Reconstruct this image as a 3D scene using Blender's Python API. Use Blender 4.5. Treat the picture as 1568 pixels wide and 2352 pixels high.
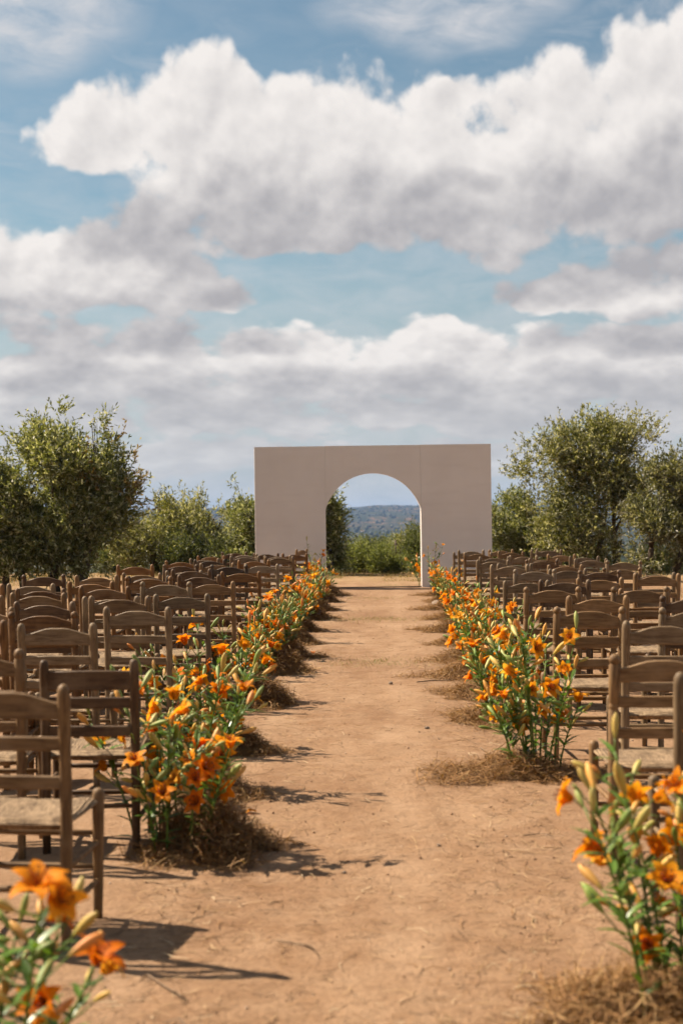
import bpy, math, random
import numpy as np
from mathutils import Vector, Matrix, Euler

for o in list(bpy.data.objects):
    bpy.data.objects.remove(o)
random.seed(7)
rng = np.random.default_rng(7)
SC = bpy.context.scene
COL = SC.collection
R = math.radians

# ------------------------------------------------------------------ camera
CAM_H = 1.41
FPX = 3400.0            # focal length in photo pixels of a 1568 px wide frame
cam_d = bpy.data.cameras.new('camera')
cam = bpy.data.objects.new('camera', cam_d)
COL.objects.link(cam)
YAW, PITCH, ROLL = R(2.09), R(0.19), R(-0.35)
cam.rotation_mode = 'XYZ'
cam.matrix_world = (Matrix.Translation((0, 0, CAM_H)) @ Matrix.Rotation(YAW, 4, 'Z')
                    @ Matrix.Rotation(R(90) + PITCH, 4, 'X') @ Matrix.Rotation(ROLL, 4, 'Z'))
cam_d.sensor_fit = 'HORIZONTAL'
cam_d.sensor_width = 24.0
cam_d.lens = 24.0 * FPX / 1568.0
cam_d.clip_start = 0.05
cam_d.clip_end = 30000
cam_d.dof.use_dof = True
cam_d.dof.focus_distance = 14.0
cam_d.dof.aperture_fstop = 3.0
cam_d.dof.aperture_blades = 9
SC.camera = cam

# ------------------------------------------------------------------ sun, exposure
SUN_EL, SUN_AZ = R(47.5), R(-70.0)     # azimuth from +Y (aisle direction), negative = left
sun_dir = Vector((math.sin(SUN_AZ) * math.cos(SUN_EL), math.cos(SUN_AZ) * math.cos(SUN_EL), math.sin(SUN_EL)))
sd = bpy.data.lights.new('sun', 'SUN')
sd.energy = 5.0
sd.angle = R(0.55)
sd.color = (1.0, 0.87, 0.70)
so = bpy.data.objects.new('sun', sd)
COL.objects.link(so)
so.rotation_euler = sun_dir.to_track_quat('Z', 'Y').to_euler()
so.location = (0, 0, 50)
SC.view_settings.view_transform = 'Standard'
SC.view_settings.look = 'None'
SC.view_settings.gamma = 1.0
SC.view_settings.exposure = 1.15
SC.view_settings.use_curve_mapping = False
SC.cycles.use_denoising = True
SC.cycles.use_adaptive_sampling = True
SC.cycles.adaptive_threshold = 0.03
SC.cycles.max_bounces = 8
SC.cycles.diffuse_bounces = 2
SC.cycles.glossy_bounces = 2
SC.cycles.transmission_bounces = 4
SC.cycles.volume_bounces = 0
SC.cycles.transparent_max_bounces = 8
SC.cycles.caustics_reflective = False
SC.cycles.caustics_refractive = False


# ------------------------------------------------------------------ node helpers
class NT:
    def __init__(self, tree):
        self.t = tree
        self.n = tree.nodes
        self.l = tree.links

    def new(self, kind, **kw):
        nd = self.n.new(kind)
        for k, v in kw.items():
            setattr(nd, k, v)
        return nd

    def put(self, sock, v):
        if v is None:
            return
        if hasattr(v, 'is_output'):
            self.l.new(v, sock)
        else:
            sock.default_value = v

    def math(self, op, a, b=None, c=None, clamp=False):
        nd = self.new('ShaderNodeMath', operation=op, use_clamp=clamp)
        self.put(nd.inputs[0], a); self.put(nd.inputs[1], b); self.put(nd.inputs[2], c)
        return nd.outputs[0]

    def vmath(self, op, a, b=None):
        nd = self.new('ShaderNodeVectorMath', operation=op)
        self.put(nd.inputs[0], a); self.put(nd.inputs[1], b)
        return nd.outputs['Value'] if op in ('DOT_PRODUCT', 'LENGTH') else nd.outputs[0]

    def mix(self, f, a, b, blend='MIX'):
        nd = self.new('ShaderNodeMix', data_type='RGBA', blend_type=blend)
        self.put(nd.inputs[0], f); self.put(nd.inputs[6], a); self.put(nd.inputs[7], b)
        return nd.outputs[2]

    def noise(self, vec, scale, detail=4, rough=0.5, dist=0.0, dims='3D', color=False):
        nd = self.new('ShaderNodeTexNoise', noise_dimensions=dims)
        self.put(nd.inputs['Vector'], vec)
        nd.inputs['Scale'].default_value = scale
        nd.inputs['Detail'].default_value = detail
        nd.inputs['Roughness'].default_value = rough
        nd.inputs['Distortion'].default_value = dist
        return nd.outputs['Color' if color else 'Fac']

    def ramp(self, f, stops, interp='LINEAR'):
        nd = self.new('ShaderNodeValToRGB')
        cr = nd.color_ramp
        cr.interpolation = interp
        while len(cr.elements) < len(stops):
            cr.elements.new(0.5)
        for e, (p, c) in zip(cr.elements, stops):
            e.position = p
            e.color = c if len(c) == 4 else (*c, 1)
        self.put(nd.inputs[0], f)
        return nd.outputs[0]

    def rng(self, v, a, b, c=0.0, d=1.0, smooth=False):
        nd = self.new('ShaderNodeMapRange')
        nd.interpolation_type = 'SMOOTHSTEP' if smooth else 'LINEAR'
        nd.clamp = True
        self.put(nd.inputs[0], v)
        for i, x in zip((1, 2, 3, 4), (a, b, c, d)):
            self.put(nd.inputs[i], x)
        return nd.outputs[0]

    def mapping(self, vec, scale=(1, 1, 1), rot=(0, 0, 0), loc=(0, 0, 0)):
        nd = self.new('ShaderNodeMapping')
        self.put(nd.inputs[0], vec)
        nd.inputs['Location'].default_value = loc
        nd.inputs['Rotation'].default_value = rot
        nd.inputs['Scale'].default_value = scale
        return nd.outputs[0]

    def bump(self, h, strength=0.5, dist=0.01, normal=None):
        nd = self.new('ShaderNodeBump')
        nd.inputs['Strength'].default_value = strength
        nd.inputs['Distance'].default_value = dist
        self.put(nd.inputs['Height'], h)
        if normal is not None:
            self.put(nd.inputs['Normal'], normal)
        return nd.outputs[0]


# ------------------------------------------------------------------ world: sky and clouds
def az(px): return (px - 908) / FPX
def el(py): return (1187 - py) / FPX

world = bpy.data.worlds.new('World')
SC.world = world
world.use_nodes = True
W = NT(world.node_tree)
W.n.clear()

# (centre x, base-line y, half width, height above the base line, depth below, weight)
CUMULUS = [
    (260, 370, 160, 160, 70, 1.0), (480, 400, 230, 270, 120, 1.15), (690, 420, 260, 250, 150, 1.2),
    (850, 420, 250, 265, 150, 1.3), (960, 470, 330, 260, 120, 1.1), (1010, 235, 90, 50, 45, 0.9),
    (1260, 430, 260, 285, 150, 1.2), (1180, 480, 330, 200, 120, 1.1), (1500, 400, 260, 320, 180, 1.25), (1640, 330, 220, 300, 200, 1.2),
    (620, 520, 320, 110, 70, 1.0), (420, 520, 160, 90, 60, 0.8),
    (150, 640, 210, 135, 110, 1.15), (330, 640, 200, 150, 100, 1.05), (40, 680, 180, 140, 100, 1.1), (-120, 660, 220, 160, 120, 1.1),
    (530, 700, 95, 75, 35, 0.85), (100, 770, 200, 70, 60, 0.8),
    (1290, 690, 200, 75, 55, 0.85), (1480, 690, 240, 110, 80, 1.1), (1640, 640, 200, 120, 80, 1.0),
    (380, 860, 260, 120, 80, 1.1), (620, 870, 260, 110, 90, 1.1), (940, 850, 170, 130, 90, 1.2), (1090, 860, 250, 120, 90, 1.15),
    (1330, 870, 240, 115, 80, 1.1), (1540, 860, 220, 95, 80, 1.0), (160, 870, 260, 90, 70, 1.0),
    (560, 965, 360, 70, 50, 0.95), (1060, 955, 400, 70, 50, 1.0), (1500, 960, 180, 60, 50, 1.0), (80, 960, 290, 70, 50, 0.95),
    (300, 1050, 460, 50, 40, 0.85), (1250, 1045, 460, 52, 40, 0.9), (800, 1060, 400, 40, 30, 0.7), (760, 790, 240, 50, 45, 0.7),
]

def vma(N, a, b, c):
    nd = N.new('ShaderNodeVectorMath', operation='MULTIPLY_ADD')
    N.put(nd.inputs[0], a); N.put(nd.inputs[1], b); N.put(nd.inputs[2], c)
    return nd.outputs[0]

def mask_of(N, Q):
    """cumulus bodies: flat-bottomed ellipses, three at a time in the channels of a vector"""
    sp = N.new('ShaderNodeSeparateXYZ'); N.put(sp.inputs[0], Q)
    X = N.new('ShaderNodeCombineXYZ'); Y = N.new('ShaderNodeCombineXYZ')
    for i in range(3):
        N.put(X.inputs[i], sp.outputs[0]); N.put(Y.inputs[i], sp.outputs[1])
    acc = None
    for t in range(0, len(CUMULUS), 3):
        tri = (CUMULUS[t:t + 3] + CUMULUS[:3])[:3]
        dx = vma(N, X.outputs[0], [FPX / c[2] for c in tri], [-az(c[0]) * FPX / c[2] for c in tri])
        up = vma(N, Y.outputs[0], [FPX / c[3] for c in tri], [-el(c[1]) * FPX / c[3] for c in tri])
        dn = vma(N, Y.outputs[0], [-FPX / c[4] for c in tri], [el(c[1]) * FPX / c[4] for c in tri])
        dy = N.vmath('MAXIMUM', up, dn)
        d2 = vma(N, dx, dx, N.vmath('MULTIPLY', dy, dy))
        v = vma(N, d2, [-c[5] for c in tri], [c[5] for c in tri])
        acc = v if acc is None else N.vmath('MAXIMUM', acc, v)
    s3 = N.new('ShaderNodeSeparateXYZ'); N.put(s3.inputs[0], acc)
    m = N.math('SMOOTH_MAX', N.math('SMOOTH_MAX', s3.outputs[0], s3.outputs[1], 0.4), s3.outputs[2], 0.4)
    m = N.math('MAXIMUM', m, -1.2)
    # the same sort of broken sky goes on all round, outside the part in view
    gen = N.noise(N.vmath('MULTIPLY', Q, (1.0, 2.2, 1.0)), 3.2, 2, 0.5, dims='2D')
    gen = N.math('MULTIPLY_ADD', gen, 5.0, -2.55)
    wx = N.math('ABSOLUTE', N.math('SUBTRACT', sp.outputs[0], az(784)))
    wy = N.math('ABSOLUTE', N.math('SUBTRACT', sp.outputs[1], el(560)))
    outside = N.math('MAXIMUM', N.rng(wx, 0.25, 0.38), N.rng(wy, 0.20, 0.34))
    gen = N.math('ADD', gen, N.math('MULTIPLY_ADD', outside, 2.5, -2.5))
    return N.math('SMOOTH_MAX', m, gen, 0.3)

def billow(N, Q, m):
    # features flatten towards the horizon, as cloud layers do
    q3 = N.new('ShaderNodeSeparateXYZ'); N.put(q3.inputs[0], Q)
    yy = N.math('LOGARITHM', N.math('ADD', N.math('MAXIMUM', q3.outputs[1], -0.03), 0.06), 2.71828)
    q4 = N.new('ShaderNodeCombineXYZ'); N.put(q4.inputs[0], q3.outputs[0]); N.put(q4.inputs[1], N.math('MULTIPLY', yy, 0.30))
    Q = N.mapping(q4.outputs[0], rot=(0, 0, 0.62))
    n1 = N.noise(Q, 20.0, 7, 0.58, dims='2D')
    vo = N.new('ShaderNodeTexVoronoi', feature='SMOOTH_F1', voronoi_dimensions='2D', normalize=False)
    N.put(vo.inputs['Vector'], Q)
    vo.inputs['Scale'].default_value = 21.0
    vo.inputs['Smoothness'].default_value = 0.25
    vo.inputs['Detail'].default_value = 2.0
    vo.inputs['Roughness'].default_value = 0.5
    vo.inputs['Lacunarity'].default_value = 2.3
    bil = N.math('SUBTRACT', 0.62, vo.outputs['Distance'])
    d = N.math('MULTIPLY_ADD', N.math('SUBTRACT', n1, 0.5), 1.5, m)
    return N.math('MULTIPLY_ADD', bil, 0.75, d)

tc = W.new('ShaderNodeTexCoord')
sx = W.new('ShaderNodeSeparateXYZ'); W.put(sx.inputs[0], tc.outputs['Generated'])
a_ = W.math('ARCTAN2', sx.outputs[0], sx.outputs[1])
e_ = W.math('ARCSINE', sx.outputs[2])
cp = W.new('ShaderNodeCombineXYZ'); W.put(cp.inputs[0], a_); W.put(cp.inputs[1], e_)
PV = cp.outputs[0]
# domain warp so that no outline stays an ellipse
wv = W.noise(PV, 11.0, 2, 0.5, dims='2D', color=True)
QV = W.vmath('ADD', PV, W.vmath('MULTIPLY', W.vmath('SUBTRACT', wv, (0.5, 0.5, 0.5)), (0.050, 0.034, 0.0)))
Q2 = W.vmath('ADD', W.vmath('MULTIPLY', QV, (1.0, 1.27, 1.0)), (-0.012, 0.004, 0.0))
m0 = mask_of(W, QV)
d0 = billow(W, PV, m0)
d1 = billow(W, W.vmath('ADD', PV, (-0.005, 0.009, 0.0)), m0)
m2 = mask_of(W, Q2)
alpha = W.rng(d0, -0.05, 0.42, smooth=True)
slope = W.math('SUBTRACT', d1, d0)
occ = W.math('ADD', W.math('MULTIPLY', W.math('MAXIMUM', d1, 0.0), 0.20), W.math('MULTIPLY', W.math('SMOOTH_MAX', W.math('ADD', m2, W.math('MULTIPLY', W.math('SUBTRACT', d1, m0), 0.38)), 0.0, 0.7), 1.45))
light = W.math('POWER', 2.718, W.math('MULTIPLY', occ, -1.2))
light = W.math('SUBTRACT', light, W.math('MULTIPLY', slope, 0.38), clamp=True)
CL_DARK, CL_LIGHT = (0.200, 0.195, 0.202, 1), (0.412, 0.391, 0.376, 1)
ccol = W.mix(light, CL_DARK, CL_LIGHT)
# low clouds sink into the pale air
lowf = W.rng(e_, 0.0, 0.13, 0.78, 0.0, smooth=True)
ccol = W.mix(lowf, ccol, (0.268, 0.274, 0.280, 1))

sky = W.new('ShaderNodeTexSky', sky_type='NISHITA')
sky.sun_disc = False
sky.sun_elevation = SUN_EL
sky.sun_rotation = SUN_AZ
sky.altitude = 200
sky.air_density = 1.0
sky.dust_density = 1.2
sky.ozone_density = 1.4
skyc = W.vmath('MULTIPLY', sky.outputs[0], (0.0425, 0.0468, 0.0415))
# thin high cirrus
ci_v = W.mapping(PV, scale=(5.0, 17.0, 1.0), rot=(0, 0, R(-22)))
ci = W.noise(ci_v, 2.6, 8, 0.62, 0.8)
ci = W.rng(ci, 0.42, 0.80, smooth=True)
ci_m = W.noise(PV, 7.0, 2, 0.5)
ci = W.math('MULTIPLY', ci, W.rng(ci_m, 0.38, 0.62, 0.15, 0.85))
veil_n = W.noise(W.mapping(PV, scale=(6, 14, 1), rot=(0, 0, R(12))), 4.0, 6, 0.6, 0.4)
veil = W.math('MULTIPLY', W.rng(veil_n, 0.35, 0.8), W.rng(e_, 0.02, 0.30, 0.75, 0.12))
ci = W.math('MAXIMUM', W.math('MULTIPLY', ci, 0.55), veil)
# two banks of cirrus high up
for (cx_, cy_, rx_, ry_) in ((90, 70, 300, 190), (1030, 50, 340, 120)):
    dv_ = W.vmath('MULTIPLY', W.vmath('SUBTRACT', QV, (az(cx_), el(cy_), 0)), (FPX / rx_, FPX / ry_, 0))
    cm = W.math('SUBTRACT', 1.0, W.vmath('LENGTH', dv_), clamp=True)
    cm = W.math('MULTIPLY', W.rng(cm, 0.0, 0.55, smooth=True), W.rng(veil_n, 0.30, 0.68, 0.25, 1.0))
    ci = W.math('MAXIMUM', ci, W.math('MULTIPLY', cm, 0.88))
skyc = W.mix(W.rng(e_, 0.02, 0.20, 0.97, 0.0), skyc, (0.222, 0.243, 0.262, 1))
skyc = W.mix(ci, skyc, (0.315, 0.312, 0.320, 1))
bg_sky = W.new('ShaderNodeBackground'); W.put(bg_sky.inputs[0], skyc)
bg_cloud = W.new('ShaderNodeBackground'); W.put(bg_cloud.inputs[0], ccol)
mxs = W.new('ShaderNodeMixShader')
W.l.new(alpha, mxs.inputs[0]); W.l.new(bg_sky.outputs[0], mxs.inputs[1]); W.l.new(bg_cloud.outputs[0], mxs.inputs[2])
wo = W.new('ShaderNodeOutputWorld')
W.l.new(mxs.outputs[0], wo.inputs[0])
world.cycles.sampling_method = 'NONE'


# ------------------------------------------------------------------ placing from the photograph
def ray(px, py):
    cx, cz = (px - 784) / FPX, (1187 - py) / FPX
    x = cx * math.cos(YAW) - math.sin(YAW)
    y = cx * math.sin(YAW) + math.cos(YAW)
    return Vector((x / y, 1.0, cz / y))

def at(px, py, d):
    r = ray(px, py)
    return Vector((r.x * d, d, CAM_H + r.z * d))


# ------------------------------------------------------------------ mesh helpers
def mesh_np(name, verts, faces, mat=None, smooth=False, colors=None):
    me = bpy.data.meshes.new(name)
    verts = np.asarray(verts, dtype=np.float32)
    if isinstance(faces, np.ndarray):
        k = faces.shape[1]
        me.vertices.add(len(verts)); me.vertices.foreach_set('co', verts.ravel())
        me.loops.add(faces.size); me.loops.foreach_set('vertex_index', faces.astype(np.int32).ravel())
        me.polygons.add(len(faces))
        me.polygons.foreach_set('loop_start', np.arange(0, faces.size, k, dtype=np.int32))
        me.polygons.foreach_set('loop_total', np.full(len(faces), k, dtype=np.int32))
        me.update(calc_edges=True)
    else:
        me.from_pydata(verts.tolist(), [], faces)
        me.update()
    if smooth:
        me.polygons.foreach_set('use_smooth', np.ones(len(me.polygons), dtype=bool))
    if colors is not None:
        at_ = me.color_attributes.new('Col', 'FLOAT_COLOR', 'POINT')
        c = np.ones((len(verts), 4), dtype=np.float32); c[:, :3] = colors
        at_.data.foreach_set('color', c.ravel())
    if mat:
        me.materials.append(mat)
    return me

def link(name, me, parent=None, loc=(0, 0, 0), rot=(0, 0, 0), scale=(1, 1, 1), color=None):
    o = bpy.data.objects.new(name, me)
    COL.objects.link(o)
    o.parent = parent
    o.location = loc
    o.rotation_euler = rot
    o.scale = scale
    if color is not None:
        o.color = (*color[:3], 1)
    return o

def tag(o, label=None, cat=None, group=None, kind=None):
    if label: o['label'] = label
    if cat: o['category'] = cat
    if group: o['group'] = group
    if kind: o['kind'] = kind
    return o

class MB:
    def __init__(self):
        self.v, self.f = [], []
    def add(self, v, f):
        b = len(self.v)
        self.v += [tuple(p) for p in v]
        self.f += [tuple(i + b for i in q) for q in f]
    def tube(self, pts, rad, seg=8, cap=True):
        pts = [Vector(p) for p in pts]
        n = len(pts)
        if not hasattr(rad, '__len__'):
            rad = [rad] * n
        v, f = [], []
        prev = None
        for i, p in enumerate(pts):
            t = (pts[min(i + 1, n - 1)] - pts[max(i - 1, 0)]).normalized()
            a = Vector((1, 0, 0)) if abs(t.x) < 0.8 else Vector((0, 1, 0))
            if prev is not None:
                a = prev
            u = (a - t * a.dot(t)).normalized()
            prev = u
            w = t.cross(u)
            for k in range(seg):
                th = 2 * math.pi * k / seg
                v.append(p + (u * math.cos(th) + w * math.sin(th)) * rad[i])
        for i in range(n - 1):
            for k in range(seg):
                k2 = (k + 1) % seg
                f.append((i * seg + k, i * seg + k2, (i + 1) * seg + k2, (i + 1) * seg + k))
        if cap:
            f.append(tuple(range(seg))[::-1])
            f.append(tuple((n - 1) * seg + k for k in range(seg)))
        self.add(v, f)
    def box(self, x0, x1, y0, y1, z0, z1):
        v = [(x0, y0, z0), (x1, y0, z0), (x1, y1, z0), (x0, y1, z0), (x0, y0, z1), (x1, y0, z1), (x1, y1, z1), (x0, y1, z1)]
        f = [(0, 3, 2, 1), (4, 5, 6, 7), (0, 1, 5, 4), (1, 2, 6, 5), (2, 3, 7, 6), (3, 0, 4, 7)]
        self.add(v, f)
    def mesh(self, name, mat, smooth=False):
        return mesh_np(name, self.v, self.f, mat, smooth)

def vnoise(x, y, seed=0):
    """cheap smooth value noise, arrays in, about -1..1 out"""
    xi = np.floor(x).astype(np.int64); yi = np.floor(y).astype(np.int64)
    fx = x - xi; fy = y - yi
    fx = fx * fx * (3 - 2 * fx); fy = fy * fy * (3 - 2 * fy)
    def h(a, b):
        n = (a * 374761393 + b * 668265263 + seed * 144269) & 0x7fffffff
        n = ((n ^ (n >> 13)) * 1274126177) & 0x7fffffff
        return ((n ^ (n >> 16)) & 0xffff) / 32767.5 - 1.0
    return (h(xi, yi) * (1 - fx) + h(xi + 1, yi) * fx) * (1 - fy) + (h(xi, yi + 1) * (1 - fx) + h(xi + 1, yi + 1) * fx) * fy

def fbm(x, y, oct=4, seed=0):
    s = 0; a = 1; t = 0
    for i in range(oct):
        s = s + a * vnoise(x * 2 ** i + 17.3 * i, y * 2 ** i - 9.1 * i, seed + i); t += a; a *= 0.5
    return s / t


# ------------------------------------------------------------------ materials
def mat_new(name):
    m = bpy.data.materials.new(name)
    m.use_nodes = True
    N = NT(m.node_tree)
    b = m.node_tree.nodes['Principled BSDF']
    return m, N, b

def mat_dirt():
    m, N, b = mat_new('dirt')
    geo = N.new('ShaderNodeNewGeometry')
    P = geo.outputs['Position']
    sp = N.new('ShaderNodeSeparateXYZ'); N.put(sp.inputs[0], P)
    n1 = N.noise(P, 0.55, 5, 0.6)
    n2 = N.noise(P, 5.0, 6, 0.65)
    n3 = N.noise(P, 38.0, 5, 0.7)
    col = N.mix(N.rng(n1, 0.3, 0.7), (0.200, 0.109, 0.056, 1), (0.246, 0.145, 0.080, 1))
    col = N.mix(N.rng(n2, 0.35, 0.72), col, (0.284, 0.178, 0.105, 1))
    col = N.mix(N.rng(n3, 0.52, 0.70, 0, 0.7), col, (0.105, 0.052, 0.026, 1))
    n4 = N.noise(N.mapping(P, scale=(1, 1.6, 1)), 17.0, 7, 0.75)
    col = N.mix(N.rng(n4, 0.56, 0.70, 0, 0.65), col, (0.085, 0.043, 0.022, 1))
    # trodden crumbs: dark and pale specks
    vo = N.new('ShaderNodeTexVoronoi', feature='F1')
    N.put(vo.inputs['Vector'], N.vmath('ADD', P, N.vmath('MULTIPLY', N.noise(P, 9, 2, color=True), (0.2, 0.2, 0))))
    vo.inputs['Scale'].default_value = 26.0
    spk = N.rng(vo.outputs['Distance'], 0.08, 0.22, 1.0, 0.0)
    spm = N.rng(N.noise(P, 1.7, 3, 0.6), 0.48, 0.66)
    col = N.mix(N.math('MULTIPLY', N.math('MULTIPLY', spk, spm), 0.7), col, (0.105, 0.058, 0.034, 1))
    # pale dusty wear and old wheel tracks down the aisle, darker crumbly earth under the chairs
    wx = N.math('ADD', sp.outputs[0], N.math('MULTIPLY', N.noise(N.mapping(P, scale=(0, 1, 0)), 0.5, 2, 0.5), 0.5))
    trk = None
    for c0 in (-0.62, 0.28):
        v_ = N.rng(N.math('ABSOLUTE', N.math('SUBTRACT', wx, c0)), 0.04, 0.15, 1.0, 0.0)
        trk = v_ if trk is None else N.math('MAXIMUM', trk, v_)
    trk = N.math('MULTIPLY', trk, N.rng(N.noise(P, 1.3, 4, 0.6), 0.38, 0.62, 0.0, 0.55))
    col = N.mix(trk, col, (0.325, 0.210, 0.128, 1))
    wear = N.noise(N.mapping(P, scale=(1, 0.45, 1)), 0.9, 4, 0.6)
    col = N.mix(N.rng(wear, 0.52, 0.68, 0, 0.55), col, (0.335, 0.218, 0.132, 1))
    col = N.mix(N.rng(wear, 0.46, 0.34, 0, 0.5), col, (0.165, 0.085, 0.043, 1))
    # dry grass beyond the seating
    far = N.rng(sp.outputs[1], 30.0, 33.5)
    side = N.rng(N.math('ABSOLUTE', sp.outputs[0]), 4.4, 7.5)
    gm = N.math('MULTIPLY', N.math('MAXIMUM', far, side), N.rng(n2, 0.40, 0.62))
    grass = N.mix(N.noise(P, 3.0, 4, 0.7), (0.19, 0.125, 0.052, 1), (0.33, 0.225, 0.098, 1))
    col = N.mix(gm, col, grass)
    b.inputs['Roughness'].default_value = 0.95
    b.inputs['Specular IOR Level'].default_value = 0.15
    N.put(b.inputs['Base Color'], col)
    h = N.math('ADD', N.math('MULTIPLY', N.noise(P, 9.0, 7, 0.68), 0.7), N.math('MULTIPLY', N.noise(P, 55.0, 4, 0.7), 0.22))
    h = N.math('ADD', h, N.math('MULTIPLY', N.noise(N.mapping(P, scale=(1.0, 5.5, 1)), 4.5, 4, 0.6), 0.5))
    N.put(b.inputs['Normal'], N.bump(h, 1.0, 0.032))
    return m

def mat_hills():
    m, N, b = mat_new('hill_scrub')
    geo = N.new('ShaderNodeNewGeometry')
    P = geo.outputs['Position']
    big = N.noise(N.mapping(P, scale=(1, 0.55, 1)), 0.0042, 5, 0.6)
    fine = N.noise(N.mapping(P, scale=(1, 0.35, 1)), 0.05, 6, 0.72)
    col = N.ramp(fine, [(0.38, (0.020, 0.025, 0.014)), (0.50, (0.045, 0.045, 0.022)), (0.58, (0.14, 0.080, 0.045)), (0.68, (0.26, 0.155, 0.09))])
    dark = N.mix(N.rng(fine, .35, .65), (0.016, 0.022, 0.012, 1), (0.060, 0.060, 0.032, 1))
    col = N.mix(N.rng(big, 0.47, 0.57), dark, col)
    fld = N.noise(N.mapping(P, scale=(1, 0.4, 1), loc=(310, 0, 0)), 0.0065, 3, 0.5)
    col = N.mix(N.rng(fld, 0.655, 0.675), col, (0.42, 0.27, 0.155, 1))
    N.put(b.inputs['Base Color'], col)
    b.inputs['Roughness'].default_value = 1.0
    b.inputs['Specular IOR Level'].default_value = 0.0
    return m

def mat_plaster():
    m, N, b = mat_new('painted_board')
    t = N.new('ShaderNodeTexCoord')
    P = t.outputs['Object']
    n = N.noise(P, 1.3, 5, 0.6)
    col = N.mix(N.rng(n, 0.3, 0.7), (0.61, 0.560, 0.515, 1), (0.655, 0.61, 0.565, 1))
    st = N.noise(N.mapping(P, scale=(9, 9, 0.5)), 1.0, 5, 0.65)
    col = N.mix(N.rng(st, 0.55, 0.8, 0, 0.22), col, (0.56, 0.49, 0.44, 1))
    rl = N.noise(N.mapping(P, scale=(0.6, 1, 3.5)), 2.2, 4, 0.55)
    col = N.mix(N.rng(rl, 0.5, 0.75, 0, 0.30), col, (0.53, 0.475, 0.43, 1))
    sp = N.new('ShaderNodeSeparateXYZ'); N.put(sp.inputs[0], P)
    dust = N.math('MULTIPLY', N.rng(sp.outputs[2], 0.0, 0.35, 1, 0), N.noise(P, 6, 4, 0.6))
    col = N.mix(N.math('MULTIPLY', dust, 0.55), col, (0.45, 0.29, 0.18, 1))
    N.put(b.inputs['Base Color'], col)
    b.inputs['Roughness'].default_value = 0.8
    b.inputs['Specular IOR Level'].default_value = 0.25
    N.put(b.inputs['Normal'], N.bump(N.noise(P, 60, 4, 0.6), 0.25, 0.004))
    return m

def mat_wood():
    m, N, b = mat_new('weathered_wood')
    t = N.new('ShaderNodeTexCoord')
    oi = N.new('ShaderNodeObjectInfo')
    off = N.new('ShaderNodeCombineXYZ')
    N.put(off.inputs[0], N.math('MULTIPLY', oi.outputs['Random'], 37.0))
    N.put(off.inputs[1], N.math('MULTIPLY', oi.outputs['Random'], 11.0))
    P = N.vmath('ADD', t.outputs['Object'], off.outputs[0])
    at_ = N.new('ShaderNodeAttribute', attribute_name='grain')
    # grain runs along z for uprights and along x for rails: pick by the longer direction stored on the mesh
    vz = N.mapping(P, scale=(1, 1, 0.07))
    vx = N.mapping(P, scale=(0.07, 1, 1))
    V = N.new('ShaderNodeMix', data_type='VECTOR')
    N.put(V.inputs[0], at_.outputs['Fac']); N.put(V.inputs[4], vz); N.put(V.inputs[5], vx)
    g = N.noise(V.outputs[1], 70, 5, 0.65, 0.6)
    big = N.noise(P, 5.0, 4, 0.6)
    tint = oi.outputs['Color']
    dark = N.mix(1.0, tint, (0.42, 0.38, 0.34, 1), 'MULTIPLY')
    lite = N.mix(0.35, tint, (0.36, 0.26, 0.16, 1))
    col = N.mix(N.rng(g, 0.34, 0.62), dark, tint)
    col = N.mix(N.rng(big, 0.5, 0.78, 0, 0.75), col, lite)
    col = N.mix(N.rng(N.noise(P, 11, 4, 0.7), 0.60, 0.75, 0, 0.6), col, dark)
    N.put(b.inputs['Base Color'], col)
    N.put(b.inputs['Roughness'], N.rng(g, 0.3, 0.7, 0.72, 0.52))
    b.inputs['Specular IOR Level'].default_value = 0.3
    N.put(b.inputs['Normal'], N.bump(g, 0.35, 0.002))
    return m

def mat_rush():
    m, N, b = mat_new('woven_rush')
    t = N.new('ShaderNodeTexCoord')
    oi = N.new('ShaderNodeObjectInfo')
    sp = N.new('ShaderNodeSeparateXYZ'); N.put(sp.inputs[0], t.outputs['Object'])
    ax = N.math('DIVIDE', N.math('ABSOLUTE', sp.outputs[0]), 0.21)
    ay = N.math('DIVIDE', N.math('ABSOLUTE', N.math('SUBTRACT', sp.outputs[1], 0.185)), 0.185)
    mx = N.math('MAXIMUM', ax, ay)
    w = N.math('ADD', mx, N.math('MULTIPLY', N.noise(t.outputs['Object'], 22, 3, 0.6), 0.03))
    s = N.math('SINE', N.math('MULTIPLY', w, 95.0))
    s = N.math('MULTIPLY_ADD', s, 0.5, 0.5)
    n = N.noise(t.outputs['Object'], 55, 5, 0.7)
    col = N.mix(s, (0.115, 0.072, 0.038, 1), (0.50, 0.36, 0.22, 1))
    col = N.mix(N.rng(n, 0.35, 0.7), col, (0.40, 0.285, 0.178, 1))
    col = N.mix(N.rng(N.noise(N.mapping(t.outputs['Object'], scale=(2.2, 1, 1)), 13, 4, 0.7), 0.42, 0.66, 0, 0.85), col, (0.095, 0.060, 0.034, 1))
    col = N.mix(0.30, col, N.mix(1.0, col, oi.outputs['Color'], 'MULTIPLY'))
    N.put(b.inputs['Base Color'], col)
    b.inputs['Roughness'].default_value = 0.85
    b.inputs['Specular IOR Level'].default_value = 0.2
    N.put(b.inputs['Normal'], N.bump(N.math('ADD', s, N.math('MULTIPLY', n, 0.6)), 0.8, 0.004))
    return m

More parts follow.
